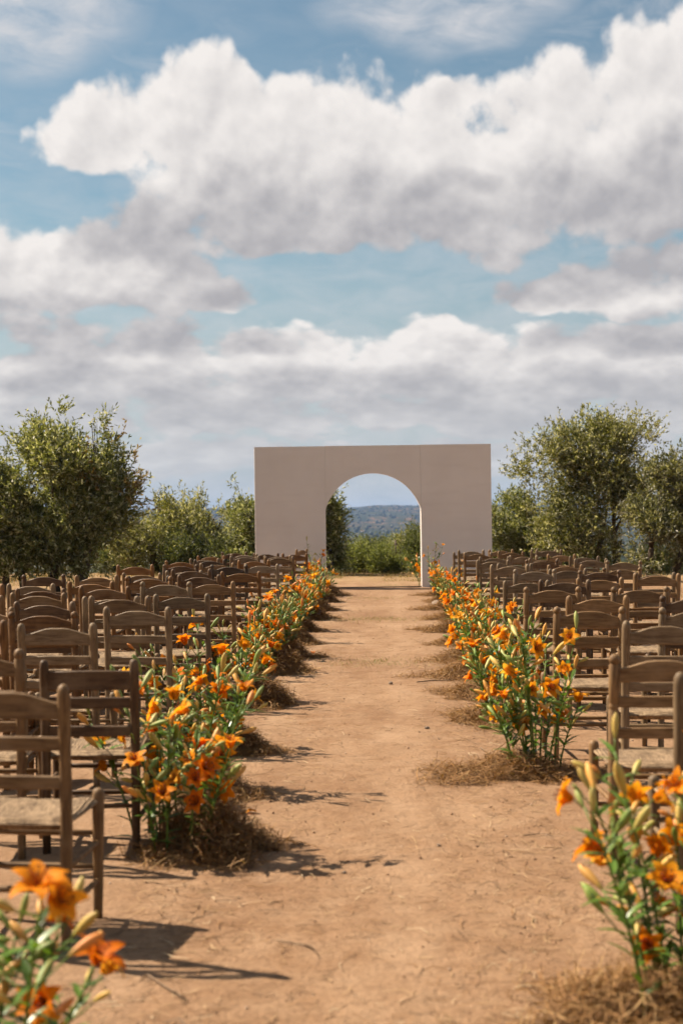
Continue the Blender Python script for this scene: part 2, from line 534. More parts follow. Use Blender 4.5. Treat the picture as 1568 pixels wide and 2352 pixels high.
def mat_leafcol(name, rough=0.5, trans=0.35, spec=0.35, attr=True, speck=None):
    """foliage: colour from the vertex attribute (or the object colour), some light through the blade"""
    m, N, b = mat_new(name)
    if attr:
        c = N.new('ShaderNodeAttribute', attribute_name='Col').outputs['Color']
    else:
        c = N.new('ShaderNodeObjectInfo').outputs['Color']
    if speck:
        t = N.new('ShaderNodeTexCoord')
        n = N.noise(t.outputs['Object'], speck, 4, 0.6)
        c = N.mix(N.rng(n, 0.3, 0.75, 0.0, 0.55), c, N.mix(1.0, c, (1.15, 1.3, 1.35, 1), 'MULTIPLY'))
    N.put(b.inputs['Base Color'], c)
    b.inputs['Roughness'].default_value = rough
    b.inputs['Specular IOR Level'].default_value = spec
    tr = N.new('ShaderNodeBsdfTranslucent')
    N.put(tr.inputs[0], N.mix(1.0, c, (1.25, 1.25, 0.6, 1), 'MULTIPLY'))
    mx = N.new('ShaderNodeMixShader')
    mx.inputs[0].default_value = trans
    N.l.new(b.outputs[0], mx.inputs[1]); N.l.new(tr.outputs[0], mx.inputs[2])
    out = m.node_tree.nodes['Material Output']
    N.l.new(mx.outputs[0], out.inputs[0])
    return m

def mat_petal():
    m, N, b = mat_new('lily_petal')
    t = N.new('ShaderNodeTexCoord')
    oi = N.new('ShaderNodeObjectInfo')
    sp = N.new('ShaderNodeSeparateXYZ'); N.put(sp.inputs[0], t.outputs['Object'])
    base = oi.outputs['Color']
    # paler midrib and throat, dark freckles near the throat
    rib = N.rng(N.math('ABSOLUTE', sp.outputs[0]), 0.0, 0.004, 0.35, 0.0)
    c = N.mix(rib, base, (0.62, 0.28, 0.04, 1))
    vo = N.new('ShaderNodeTexVoronoi', feature='F1'); N.put(vo.inputs['Vector'], t.outputs['Object'])
    vo.inputs['Scale'].default_value = 260
    fr = N.math('MULTIPLY', N.rng(vo.outputs['Distance'], 0.15, 0.3, 1, 0), N.rng(sp.outputs[1], 0.012, 0.05, 1, 0))
    c = N.mix(N.math('MULTIPLY', fr, 0.8), c, (0.16, 0.02, 0.01, 1))
    st = N.noise(N.mapping(t.outputs['Object'], scale=(9, 1, 1)), 60, 3, 0.6)
    c = N.mix(N.rng(st, 0.4, 0.7, 0, 0.35), c, N.mix(1.0, c, (1.1, 0.65, 0.5, 1), 'MULTIPLY'))
    N.put(b.inputs['Base Color'], c)
    b.inputs['Roughness'].default_value = 0.62
    b.inputs['Specular IOR Level'].default_value = 0.18
    tr = N.new('ShaderNodeBsdfTranslucent'); N.put(tr.inputs[0], c)
    mx = N.new('ShaderNodeMixShader'); mx.inputs[0].default_value = 0.5
    N.l.new(b.outputs[0], mx.inputs[1]); N.l.new(tr.outputs[0], mx.inputs[2])
    N.l.new(mx.outputs[0], m.node_tree.nodes['Material Output'].inputs[0])
    return m

def mat_bud():
    m, N, b = mat_new('lily_bud')
    t = N.new('ShaderNodeTexCoord')
    oi = N.new('ShaderNodeObjectInfo')
    sp = N.new('ShaderNodeSeparateXYZ'); N.put(sp.inputs[0], t.outputs['Object'])
    g = N.rng(sp.outputs[2], 0.0, 0.03, 1.0, 0.0)
    c = N.mix(N.math('MULTIPLY', g, 0.7), oi.outputs['Color'], (0.15, 0.24, 0.035, 1))
    th = N.math('ARCTAN2', sp.outputs[0], sp.outputs[1])
    rb = N.math('MULTIPLY_ADD', N.math('COSINE', N.math('MULTIPLY', th, 3.0)), 0.5, 0.5)
    c = N.mix(N.rng(rb, 0.75, 1.0, 0, 0.55), c, N.mix(0.5, c, (0.45, 0.16, 0.03, 1)))
    N.put(b.inputs['Base Color'], c)
    b.inputs['Roughness'].default_value = 0.58
    b.inputs['Subsurface Weight'].default_value = 0.0
    return m

def mat_plain(name, c1, c2, scale=20, rough=0.8, stretch=(1, 1, 1), bump=0.0):
    m, N, b = mat_new(name)
    t = N.new('ShaderNodeTexCoord')
    n = N.noise(N.mapping(t.outputs['Object'], scale=stretch), scale, 5, 0.65)
    N.put(b.inputs['Base Color'], N.mix(N.rng(n, 0.3, 0.7), (*c1, 1), (*c2, 1)))
    b.inputs['Roughness'].default_value = rough
    b.inputs['Specular IOR Level'].default_value = 0.2
    if bump:
        N.put(b.inputs['Normal'], N.bump(n, 0.8, bump))
    return m

M_DIRT, M_HILL, M_BOARD, M_WOOD, M_RUSH = mat_dirt(), mat_hills(), mat_plaster(), mat_wood(), mat_rush()
M_LEAF = mat_leafcol('olive_leaves', 0.5, 0.42, 0.3)
M_STRAW = mat_leafcol('dry_straw', 0.7, 0.15, 0.25)
M_GREEN = mat_leafcol('lily_leaf', 0.34, 0.30, 0.5, attr=False, speck=30)
M_STEM = mat_plain('lily_stem', (0.065, 0.110, 0.018), (0.12, 0.175, 0.030), 30, 0.45)
M_PETAL, M_BUD = mat_petal(), mat_bud()
M_ANTHER = mat_plain('anther', (0.10, 0.018, 0.006), (0.2, 0.04, 0.01), 90)
M_BARK = mat_plain('olive_bark', (0.035, 0.025, 0.018), (0.13, 0.095, 0.065), 14, 0.95, (1, 1, 0.25), 0.02)
M_STONE = mat_plain('stone', (0.17, 0.12, 0.085), (0.36, 0.27, 0.20), 14, 0.9, bump=0.01)
M_TWIG = mat_plain('dead_twig', (0.09, 0.055, 0.033), (0.24, 0.16, 0.10), 40, 0.9)
M_RAIL = mat_plain('base_rail', (0.06, 0.042, 0.032), (0.10, 0.07, 0.05), 12, 0.8)


# ------------------------------------------------------------------ terrain
def smooth01(t):
    t = np.clip(t, 0, 1); return t * t * (3 - 2 * t)

def ground_z(x, y):
    x = np.asarray(x, float); y = np.asarray(y, float)
    r = np.hypot(x, y)
    near = 1 - smooth01((r - 18) / 25)
    z = 0.012 * fbm(x * 1.1, y * 1.1, 4, 3) + near * 0.009 * fbm(x * 7, y * 7, 3, 9)
    z = z * (1 - smooth01((y - 60) / 60))
    # the plateau ends behind the arch, the land falls into a valley
    yy = y + 6 * fbm(x * 0.01, y * 0.01, 2, 41) * smooth01((y - 60) / 40)
    fall = -6.5 * smooth01((yy - 36) / 60) - 10.0 * smooth01((yy - 95) / 330)
    mid = 6.0 * smooth01((yy - 330) / 210) * (1 - smooth01((yy - 640) / 500)) * (0.75 + 0.5 * fbm(x * 0.004 + 3, y * 0.002, 3, 71))
    val = -14.0 * smooth01((yy - 640) / 900)
    far = 63.0 * smooth01((yy - 1700) / 3300) * (1.0 + 0.30 * fbm(x * 0.0030, 0.0 * y + 0.3, 4, 51))
    rough = (smooth01((yy - 500) / 1500)) * (19.0 * fbm(x * 0.0030, y * 0.0016, 4, 61))
    return z + np.where(y > 30, fall + mid + val + far + rough, 0)

def axis(parts):
    out = [parts[0][0]]
    for (a, b, n, p) in parts:
        t = np.linspace(0, 1, n + 1)[1:]
        out += list(a + (b - a) * t ** p)
    return np.array(out)

def sheet(name, xs, ys, mat):
    X, Y = np.meshgrid(xs, ys)
    Z = ground_z(X, Y)
    nx, ny = len(xs), len(ys)
    v = np.stack([X.ravel(), Y.ravel(), Z.ravel()], 1)
    i = np.arange(nx * ny).reshape(ny, nx)
    f = np.stack([i[:-1, :-1], i[:-1, 1:], i[1:, 1:], i[1:, :-1]], -1).reshape(-1, 4)
    return link(name, mesh_np(name, v, f, mat, True))

def half_axis():
    right = axis([(0.0, 2.2, 62, 1.0), (2.2, 9.0, 60, 1.3), (9.0, 60.0, 34, 1.5), (60.0, 3000.0, 14, 2.2)])
    return np.concatenate([-right[::-1][:-1], right])
gy = np.concatenate([np.linspace(-3000, -40, 8), np.linspace(-30, 2.0, 14), axis([(2.2, 12.0, 270, 1.0), (12.0, 40.0, 150, 1.25), (40.0, 72.0, 16, 1.0)])])
tag(sheet('ground', half_axis(), gy, M_DIRT), 'bare sandy dirt ground with trodden aisle', kind='structure')
hx = np.linspace(-3600, 3600, 241)
hy = axis([(72.0, 700.0, 70, 1.3), (700.0, 7500.0, 130, 1.0)])
tag(sheet('hills', hx, hy, M_HILL), 'hazy scrub covered hills beyond the valley', kind='structure')


# ------------------------------------------------------------------ arch wall
ARCH_D = 29.4
AX = -0.43
arch = bpy.data.objects.new('arch_wall', None); COL.objects.link(arch)
arch.location = (AX, ARCH_D, 0)
arch.rotation_euler = (0, R(-0.40), R(2.6))
tag(arch, 'tall pale painted freestanding wall with an arched opening at the end of the aisle', 'arch wall')
HT, HALF, OPW, SPR, RISE, TH = 2.83, 2.35, 0.945, 1.565, 0.715, 0.27
def panel_box(name, x0, x1, z0, z1):
    b = MB(); g = 0.0
    bv = 0.006
    for y, s in ((0, 1),):
        pass
    # chamfered board box
    pts = [(x0 + bv, 0), (x1 - bv, 0), (x1, bv), (x1, TH), (x0, TH), (x0, bv)]
    v = [(px_, py_, z0) for px_, py_ in pts] + [(px_, py_, z1) for px_, py_ in pts]
    n = len(pts)
    f = [tuple(range(n))[::-1], tuple(range(n, 2 * n))] + [(i, (i + 1) % n, (i + 1) % n + n, i + n) for i in range(n)]
    b.add(v, f)
    return link(name, b.mesh(name, M_BOARD), arch)
panel_box('wall_panel', -HALF, -OPW - 0.001, -0.03, HT - 0.006)
panel_box('wall_panel', OPW + 0.001, HALF, -0.03, HT)
# lintel with the arched soffit
rad = (OPW ** 2 + RISE ** 2) / (2 * RISE)
zc = SPR + RISE - rad
a0 = math.asin(OPW / rad)
NA = 40
low = []
for i in range(NA + 1):
    a = -a0 + 2 * a0 * i / NA
    low.append((rad * math.sin(a), zc + rad * math.cos(a)))
v, f = [], []
for y in (0.002, TH - 0.002):
    for (x_, z_) in low: v.append((x_, y, z_))
    for (x_, z_) in low: v.append((x_, y, HT - 0.003))
m_ = NA + 1
for i in range(NA):
    f.append((i, i + 1, m_ + i + 1, m_ + i))
    f.append((2 * m_ + i + 1, 2 * m_ + i, 3 * m_ + i, 3 * m_ + i + 1))
    f.append((i + 1, i, 2 * m_ + i, 2 * m_ + i + 1))
    f.append((m_ + i, m_ + i + 1, 3 * m_ + i + 1, 3 * m_ + i))
f.append((0, m_, 3 * m_, 2 * m_)); f.append((m_ - 1, 3 * m_ - 1, 4 * m_ - 1, 2 * m_ - 1))
link('lintel_panel', mesh_np('lintel_panel', v, f, M_BOARD), arch)
b = MB(); b.box(-1.5, OPW - 0.01, -0.035, -0.004, -0.03, 0.022)
link('base_rail', b.mesh('base_rail', M_RAIL), arch)
for s in (-1, 1):       # bracing at the back that keeps it upright
    b = MB(); b.tube([(s * 1.7, TH + 0.01, 1.9), (s * 1.7, TH + 1.15, 0.0)], 0.03, 6)
    link('rear_brace', b.mesh('rear_brace', M_TWIG), arch)


# ------------------------------------------------------------------ chairs
def grain(me, val):
    a = me.attributes.new('grain', 'FLOAT', 'POINT')
    a.data.foreach_set('value', np.full(len(me.vertices), val, dtype=np.float32))
    return me

SEAT_Z, SEAT_D = 0.435, 0.37
def back_y(z):
    t = max(0.0, (z - SEAT_Z) / 0.45)
    return -0.045 * t ** 1.3

def post_mesh(kind, h):
    b = MB()
    if kind == 'turned':
        prof = [(0, .0155), (.05, .017), (.2, .019), (.40, .021), (.60, .0215), (h - .235, .0215), (h - .228, .0175), (h - .222, .0215), (h - .214, .0215), (h - .208, .0175),
                (h - .20, .0215), (h - .050, .0225), (h - .044, .0185), (h - .036, .0185), (h - .032, .0225), (h - .018, .0215), (h - .007, .0155), (h, .003)]
    elif kind == 'straight':
        prof = [(0, .017), (.2, .019), (.42, .021), (.6, .021), (h - .07, .021), (h - .03, .0195), (h - .012, .017), (h - .004, .012), (h, .003)]
    else:
        prof = [(0, .0155), (.06, .0175), (.2, .0195), (.40, .0215), (.46, .0205), (.52, .0215), (.64, .020), (.72, .0215), (h - .09, .0225), (h - .04, .0225), (h - .02, .0205), (h - .007, .0145), (h, .003)]
    b.tube([(0, back_y(z), z) for z, r in prof], [r for z, r in prof], 10)
    return grain(b.mesh('post', M_WOOD, True), 0.0)

def rail_mesh(half, z0, z1, bulge, th=0.009, bow=0.018, drop=0.0):
    """board between the posts: slightly bowed, cambered top edge"""
    v, f = [], []
    n = 12
    for i in range(n + 1):
        t = -1 + 2 * i / n
        x = half * t
        s = math.cos(t * math.pi / 2)
        # camel-back: flat shoulders then a swell
        sw = 0.5 - 0.5 * math.cos(math.pi * min(1.0, (1 - abs(t)) / 0.85))
        zt = z1 + bulge * sw
        zb = z0 + drop * s
        yb = back_y((z0 + z1) / 2) - bow * s
        for (dy, z) in ((-th, zb + .004), (-th, zt - .004), (-th * .5, zt), (th * .5, zt), (th, zt - .004), (th, zb + .004), (th * .5, zb), (-th * .5, zb)):
            v.append((x, yb + dy, z))
    k = 8
    for i in range(n):
        for j in range(k):
            j2 = (j + 1) % k
            f.append((i * k + j, (i + 1) * k + j, (i + 1) * k + j2, i * k + j2))
    f.append(tuple(range(k))); f.append(tuple(n * k + j for j in range(k))[::-1])
    return grain(mesh_np('rail', v, f, M_WOOD), 1.0)

def seat_mesh(seed):
    r = np.random.default_rng(seed)
    n = 14
    v, f = [], []
    for layer in (0, 1):
        for j in range(n + 1):
            for i in range(n + 1):
                u, w = -1 + 2 * i / n, j / n
                hw = 0.185 + 0.03 * w
                x = hw * u; y = -0.008 + (SEAT_D + 0.016) * w
                ex = 1 - abs(u); ey = min(w, 1 - w) * 2
                e = min(ex, ey)
                rnd = math.sqrt(max(0.0, 1 - (1 - min(1, e / 0.16)) ** 2))
                sag = -0.016 * (1 - u * u) * math.sin(math.pi * w) + 0.012 * (abs(u) ** 3) * (w ** 2)
                if layer == 0:
                    z = SEAT_Z + sag - 0.020 + 0.020 * rnd + r.normal(0, 0.0012)
                else:
                    z = SEAT_Z - 0.020 - 0.022 * rnd + sag * 0.5
                v.append((x, y, z))
    m = (n + 1) ** 2
    for j in range(n):
        for i in range(n):
            a = j * (n + 1) + i
            f.append((a, a + 1, a + n + 2, a + n + 1))
            f.append((m + a, m + a + n + 1, m + a + n + 2, m + a + 1))
    for i in range(n):
        f.append((i, m + i, m + i + 1, i + 1))
        a = n * (n + 1) + i
        f.append((a, a + 1, m + a + 1, m + a))
        a = i * (n + 1)
        f.append((a, a + n + 1, m + a + n + 1, m + a))
        a = i * (n + 1) + n
        f.append((a, m + a, m + a + n + 1, a + n + 1))
    return mesh_np('seat', v, f, M_RUSH, True)

def rod_mesh(a, b_, r, flat=1.0, g=0.0):
    b = MB()
    pts = [Vector(a).lerp(Vector(b_), t) for t in (0, .25, .5, .75, 1)]
    b.tube(pts, [r * .8, r, r * 1.12, r, r * .8], 7)
    return grain(b.mesh('rod', M_WOOD, True), g)

PW = 0.188      # half distance between the rear posts
FW = 0.208
def chair_kit(kind, h, seed):
    top = h - 0.045
    kit = []
    pm = post_mesh(kind, h)
    kit.append(('back_post', pm, (-PW, 0, 0))); kit.append(('back_post', pm, (PW, 0, 0)))
    if kind == 'straight':
        kit.append(('top_rail', rail_mesh(PW, top - .085, top - .005, 0.004), (0, 0, 0)))
    else:
        kit.append(('top_rail', rail_mesh(PW, top - .075, top - .018, 0.036, drop=0.004), (0, 0, 0)))
    kit.append(('back_slat', rail_mesh(PW, h * .775 - .023, h * .775 + .023, 0.003), (0, 0, 0)))
    kit.append(('back_slat', rail_mesh(PW, h * .628 - .022, h * .628 + .022, 0.003, bow=0.012), (0, 0, 0)))
    b = MB()
    prof = [(0, .0155), (.1, .018), (.3, .0205), (.43, .0215), (.452, .021), (.464, .017), (.470, .004)]
    b.tube([(0, SEAT_D, z) for z, r in prof], [r for z, r in prof], 9)
    fl = grain(b.mesh('front_leg', M_WOOD, True), 0.0)
    kit.append(('front_leg', fl, (-FW, 0, 0))); kit.append(('front_leg', fl, (FW, 0, 0)))
    kit.append(('seat', seat_mesh(seed), (0, 0, 0)))
    for z in (.135, .27):
        for s in (-1, 1):
            kit.append(('stretcher', rod_mesh((s * PW, 0, z), (s * FW, SEAT_D, z + .01), .0105), (0, 0, 0)))
    kit.append(('stretcher', rod_mesh((-PW, 0, .20), (PW, 0, .20), .0105, g=1.0), (0, 0, 0)))
    for z in (.19, .31):
        kit.append(('stretcher', rod_mesh((-FW, SEAT_D, z), (FW, SEAT_D, z), .0115, g=1.0), (0, 0, 0)))
    return kit

KITS = {'plain': chair_kit('plain', 0.885, 1), 'turned': chair_kit('turned', 0.89, 2), 'straight': chair_kit('straight', 0.825, 3), 'low': chair_kit('plain', 0.86, 4)}
TONES = {'grey': (0.180, 0.120, 0.064), 'tan': (0.200, 0.113, 0.046), 'brown': (0.112, 0.058, 0.023), 'amber': (0.175, 0.080, 0.021), 'dark': (0.066, 0.039, 0.019), 'pale': (0.265, 0.190, 0.115)}
TONE_WORD = {'grey': 'greyish', 'tan': 'tan', 'brown': 'brown', 'amber': 'amber brown', 'dark': 'dark', 'pale': 'pale worn'}
KIND_WORD = {'plain': 'ladderback chair', 'turned': 'ring-turned ladderback chair', 'straight': 'straight-railed ladderback chair', 'low': 'ladderback chair'}
ORD = ['first', 'second', 'third', 'fourth', 'fifth', 'sixth', 'seventh', 'eighth', 'ninth', 'tenth', 'eleventh', 'twelfth', 'thirteenth', 'fourteenth', 'fifteenth',
       'sixteenth', 'seventeenth', 'eighteenth', 'nineteenth', 'twentieth', 'twenty-first', 'twenty-second']

def add_chair(x, y, rz, kind, tone, label, group):
    e = bpy.data.objects.new('wooden_chair', None); COL.objects.link(e)
    e.location = (x, y, float(ground_z(x, y + 0.18)) - 0.004)
    e.rotation_euler = (random.uniform(-.006, .006), random.uniform(-.008, .008), rz)
    e.scale = (1, 1, random.uniform(.965, 1.02))
    j = random.uniform(0.75, 1.25)
    col = tuple(c * j for c in TONES[tone])
    for (nm, me, loc) in KITS[kind]:
        link(nm, me, e, loc, color=col)
    tag(e, label, 'chair', group)
    return e

# rows: depth of the rear posts, x of the post nearest the aisle
LEFT = [(3.72, -1.28), (4.84, -1.09), (6.20, -1.10), (7.65, -1.56), (8.85, -1.36), (9.85, -1.66), (10.85, -1.38), (11.85, -1.66), (12.85, -1.41), (13.95, -1.66),
        (15.05, -1.39), (16.2, -1.64), (17.5, -1.40), (18.9, -1.62), (20.3, -1.40), (21.9, -1.56), (23.6, -1.42)]
RIGHT = [(5.0, 0.945), (5.95, 0.86), (7.4, 1.13), (8.62, 0.92), (9.85, 1.14), (10.85, 0.95), (12.0, 1.17), (13.2, 0.965), (14.5, 1.16), (15.8, 1.02), (17.2, 1.18), (18.6, 1.02),
         (20.1, 1.15), (21.6, 1.0), (23.0, 0.98), (24.2, 0.95)]
def rows(side, table, pitch, count, place):
    sgn = -1 if side == 'left' else 1
    for ri, (d, xe) in enumerate(table):
        for ci in range(count + (1 if side == 'left' and d < 14 else 0)):
            xc = xe + sgn * (PW + ci * pitch + (random.uniform(-.06, .06) if ci else 0))
            y = d + (random.uniform(-.20, .20) if ci else 0)
            # leave out chairs the photograph shows nothing of
            px = 908 + FPX * (xc + (0.25 if sgn < 0 else -0.25)) / y
            if (px < -60 or px > 1630) and not (ri == 0 and ci == 0):
                continue
            kind = random.choices(['plain', 'turned', 'low'], [5, 4, 2])[0]
            tone = random.choices(['grey', 'tan', 'brown', 'amber', 'dark', 'pale'], [4, 4, 4, 3, 2, 1] if side == 'left' else [5, 5, 3, 2, 1, 3])[0]
            rz = random.gauss(0, .05)
            if side == 'left':
                if (ri, ci) == (1, 0): kind, tone, rz = 'plain', 'tan', -.03
                if (ri, ci) == (2, 0): kind, tone, rz = 'straight', 'brown', .05
                if ri == 3 and ci == 0: kind, tone = 'plain', 'grey'
                if ri == 4 and ci == 0: kind, tone = 'plain', 'grey'
                if ri == 4 and ci == 1: kind, tone = 'turned', 'amber'
                if ri == 6 and ci == 0: kind, tone = 'plain', 'grey'
            else:
                if (ri, ci) == (0, 0): kind, tone, rz = 'plain', 'grey', .0
                if (ri, ci) == (1, 0): kind, tone, rz = 'turned', 'tan', .02
                if (ri, ci) == (2, 0): kind, tone = 'plain', 'grey'
                if (ri, ci) == (3, 0): kind, tone = 'turned', 'tan'
                if (ri, ci) == (4, 0): kind, tone = 'plain', 'tan'
            where = 'at the aisle' if ci == 0 else ORD[ci] + ' from the aisle'
            label = '%s %s %s, %s row from the camera, %s block' % (TONE_WORD[tone], KIND_WORD[kind], where, ORD[ri], side)
            add_chair(xc, y, rz, kind, tone, label, 'wooden chairs in the %s block' % side)
rows('left', LEFT, 0.51, 3, None)
rows('right', RIGHT, 0.60, 3, None)
p = at(685, 1352, 25.8)
add_chair(p.x, 26.0, 1.15, 'plain', 'tan', 'tan ladderback chair turned sideways at the far end of the left block', 'wooden chairs in the left block')


# ------------------------------------------------------------------ lilies
def petal_mesh(seed, L=0.085, wid=0.021, curl=1.0):
    r = random.Random(seed)
    v, f = [], []
    n = 7
    for i in range(n + 1):
        t = i / n
        w = wid * max(0.0, math.sin(math.pi * min(1, t * 0.93 + 0.07) ** 0.85)) ** 0.8 + 0.0015
        ang = 0.25 + curl * 1.55 * t ** 1.5
        if i == 0:
            y, z = 0.0, 0.0
        else:
            y += L / n * math.sin(ang); z += L / n * math.cos(ang)
        ww = 0.0018 * math.sin(9 * t + r.random() * 6)
        v += [(-w, y - 0.25 * w, z + 0.12 * w + ww), (0, y, z), (w, y - 0.25 * w, z + 0.12 * w - ww)]
    for i in range(n):
        a = i * 3
        f += [(a, a + 1, a + 4, a + 3), (a + 1, a + 2, a + 5, a + 4)]
    return mesh_np('petal', v, f, M_PETAL, True)
PETALS = [petal_mesh(1), petal_mesh(2, 0.080, 0.024, 1.25), petal_mesh(3, 0.090, 0.019, 0.75), petal_mesh(4, 0.088, 0.022, 1.05)]

def flower_mesh(seed):
    """whole flower joined, for the clumps too far off to show petals singly"""
    r = random.Random(seed)
    b = MB()
    for k in range(6):
        me = PETALS[(seed + k) % 4]
        M = Matrix.Rotation(k * math.pi / 3 + r.uniform(-.15, .15), 4, 'Z') @ Matrix.Rotation(r.uniform(-.15, .15), 4, 'X')
        b.add([M @ vv.co for vv in me.vertices], [tuple(pl.vertices) for pl in me.polygons])
    return b.mesh('flower', M_PETAL, True)
FLOWERS = [flower_mesh(s) for s in range(4)]

def stamen_mesh():
    b = MB()
    for k in range(6):
        a = k * math.pi / 3 + .4
        tip = Vector((0.018 * math.cos(a), 0.018 * math.sin(a), 0.055))
        b.tube([(0, 0, 0), tip * 0.55 + Vector((0, 0, .006)), tip], 0.0011, 4)
        t2 = Vector((-math.sin(a), math.cos(a), 0.2)) * 0.007
        b.tube([tip - t2, tip, tip + t2], [.001, .0022, .001], 5)
    return b.mesh('stamens', M_ANTHER, True)
STAMEN = stamen_mesh()

def bud_mesh(L, w, bend):
    b = MB()
    prof = [(0, .10), (.06, .30), (.2, .56), (.42, .82), (.64, .92), (.82, .72), (.93, .42), (1, .08)]
    b.tube([(bend * (t * t), 0, L * t) for t, r in prof], [w * r for t, r in prof], 8)
    return b.mesh('bud', M_BUD, True)
BUDS = [bud_mesh(.085, .0125, .008), bud_mesh(.070, .0105, -.006), bud_mesh(.055, .0085, .004), bud_mesh(.098, .0145, .012)]

def leaf_mesh(L, w, droop):
    v, f = [], []
    n = 5
    for i in range(n + 1):
        t = i / n
        ww = w * max(0.0, math.sin(math.pi * min(1, .12 + .88 * t))) ** .9 + .0006
        y = L * t; z = -droop * t * t
        v += [(-ww, y, z + .35 * ww), (0, y, z), (ww, y, z + .35 * ww)]
    for i in range(n):
        a = i * 3
        f += [(a, a + 1, a + 4, a + 3), (a + 1, a + 2, a + 5, a + 4)]
    return mesh_np('leaf', v, f, M_GREEN, True)
LEAVES = [leaf_mesh(.092, .0105, .02), leaf_mesh(.075, .0115, .008), leaf_mesh(.108, .0100, .035), leaf_mesh(.062, .0095, .0)]

def rot_to(dirv, spin=0.0):
    q = Vector(dirv).normalized().to_track_quat('Z', 'Y')
    return (q.to_matrix() @ Matrix.Rotation(spin, 3, 'Z')).to_euler()

ORANGES = [(0.76, 0.235, 0.004), (0.80, 0.285, 0.006), (0.72, 0.19, 0.004), (0.82, 0.36, 0.012), (0.82, 0.42, 0.03), (0.80, 0.32, 0.008)]
BUDCOL = [(0.60, 0.30, 0.05), (0.56, 0.36, 0.07), (0.24, 0.28, 0.06), (0.44, 0.32, 0.07), (0.54, 0.28, 0.06), (0.14, 0.21, 0.035), (0.58, 0.20, 0.03), (0.40, 0.34, 0.09), (0.17, 0.24, 0.04), (0.19, 0.27, 0.045)]

def lily_clump(x, y, label, group, d, stems=8, h=(0.45, 0.70), bloom=0.34, spread=0.13, lean=(0, 0), seed=0):
    r = random.Random(seed * 31 + 5)
    root = bpy.data.objects.new('lily_clump', None); COL.objects.link(root)
    root.location = (x, y, float(ground_z(x, y)))
    tag(root, label, 'lilies', group)
    near = d < 10.0
    for s in range(stems):
        a = r.uniform(0, 2 * math.pi); rr = spread * math.sqrt(r.random())
        bx, by = rr * math.cos(a), rr * math.sin(a)
        ht = r.uniform(*h)
        tilt = r.uniform(0.08, 0.42 if near else 0.28)
        dirx = math.cos(a) * tilt + lean[0] + r.uniform(-.1, .1); diry = math.sin(a) * tilt + lean[1] + r.uniform(-.1, .1)
        def pos(t):
            q = max(t, 0.0) ** 1.5
            return Vector((bx + dirx * ht * q, by + diry * ht * q, ht * t))
        b = MB()
        b.tube([pos(t) for t in (-.08, .15, .35, .55, .75, .9, 1.0)], [.0052, .005, .0048, .0044, .004, .0034, .003], 6)
        heads = []
        nh = r.randint(7, 10)
        for k in range(nh):
            t0 = 1.0 if k == 0 else r.uniform(0.36, 0.99)
            base = pos(t0)
            if k == 0:
                dv = (pos(1.0) - pos(.85)).normalized() + Vector((r.uniform(-.3, .3), r.uniform(-.3, .3), .2))
                ln = .03
            else:
                aa = k * 2.4 + r.uniform(-.5, .5)
                dv = Vector((math.cos(aa), math.sin(aa), r.uniform(.15, 1.0)))
                ln = r.uniform(.05, .11)
            dv.normalize()
            tip = base + dv * ln + Vector((0, 0, .01))
            b.tube([base, base + dv * ln * .55, tip], [.0028, .0024, .0026], 5)
            heads.append((tip, dv, t0))
        st = link('stem', b.mesh('stem', M_STEM, True), root)
        for (tip, dv, t0) in heads:
            if r.random() < bloom:
                dv2 = (dv + Vector((0, 0, r.uniform(-.3, .35)))).normalized()
                col = r.choice(ORANGES); j = r.uniform(.85, 1.1)
                col = tuple(c * j for c in col)
                sc = r.uniform(.8, 1.1)
                if near:
                    fe = link('flower', STAMEN, root, tip, rot_to(dv2, r.uniform(0, 6)), (sc,) * 3)
                    opn = r.uniform(-.25, .2)
                    for k in range(6):
                        me = r.choice(PETALS)
                        link('petal', me, fe, (0, 0, 0), (Matrix.Rotation(k * math.pi / 3 + r.uniform(-.14, .14), 3, 'Z') @ Matrix.Rotation(opn + r.uniform(-.15, .15), 3, 'X')).to_euler(), color=col)
                else:
                    link('flower', r.choice(FLOWERS), root, tip, rot_to(dv2, r.uniform(0, 6)), (sc,) * 3, color=col)
            else:
                sc = r.uniform(.8, 1.2)
                link('bud', r.choice(BUDS), root, tip - dv * .004, rot_to(dv + Vector((0, 0, r.uniform(0, .4))), r.uniform(0, 6)), (sc,) * 3, color=r.choice(BUDCOL))
        nl = r.randint(20, 26)
        if near:
            for k in range(nl):
                t0 = r.uniform(.08, .98)
                aa = k * 2.4 + r.uniform(-.4, .4)
                pit = r.uniform(.1, .9)
                j = r.uniform(.6, 1.3)
                link('leaf', r.choice(LEAVES), st, pos(t0), (pit, 0, aa), (r.uniform(.8, 1.2),) * 3, color=(.085 * j, .150 * j, .020 * j))
        else:
            lb = MB()
            for k in range(nl):
                me = r.choice(LEAVES)
                M = Matrix.Translation(pos(r.uniform(.08, .98))) @ Euler((r.uniform(.1, .9), 0, k * 2.4 + r.uniform(-.4, .4))).to_matrix().to_4x4()
                lb.add([M @ vv.co for vv in me.vertices], [tuple(pl.vertices) for pl in me.polygons])
            j = r.uniform(.7, 1.2)
            lo = link('leaves', lb.mesh('leaves', M_GREEN, True), st, color=(.085 * j, .150 * j, .020 * j))
            lo['kind'] = 'stuff'
    return root

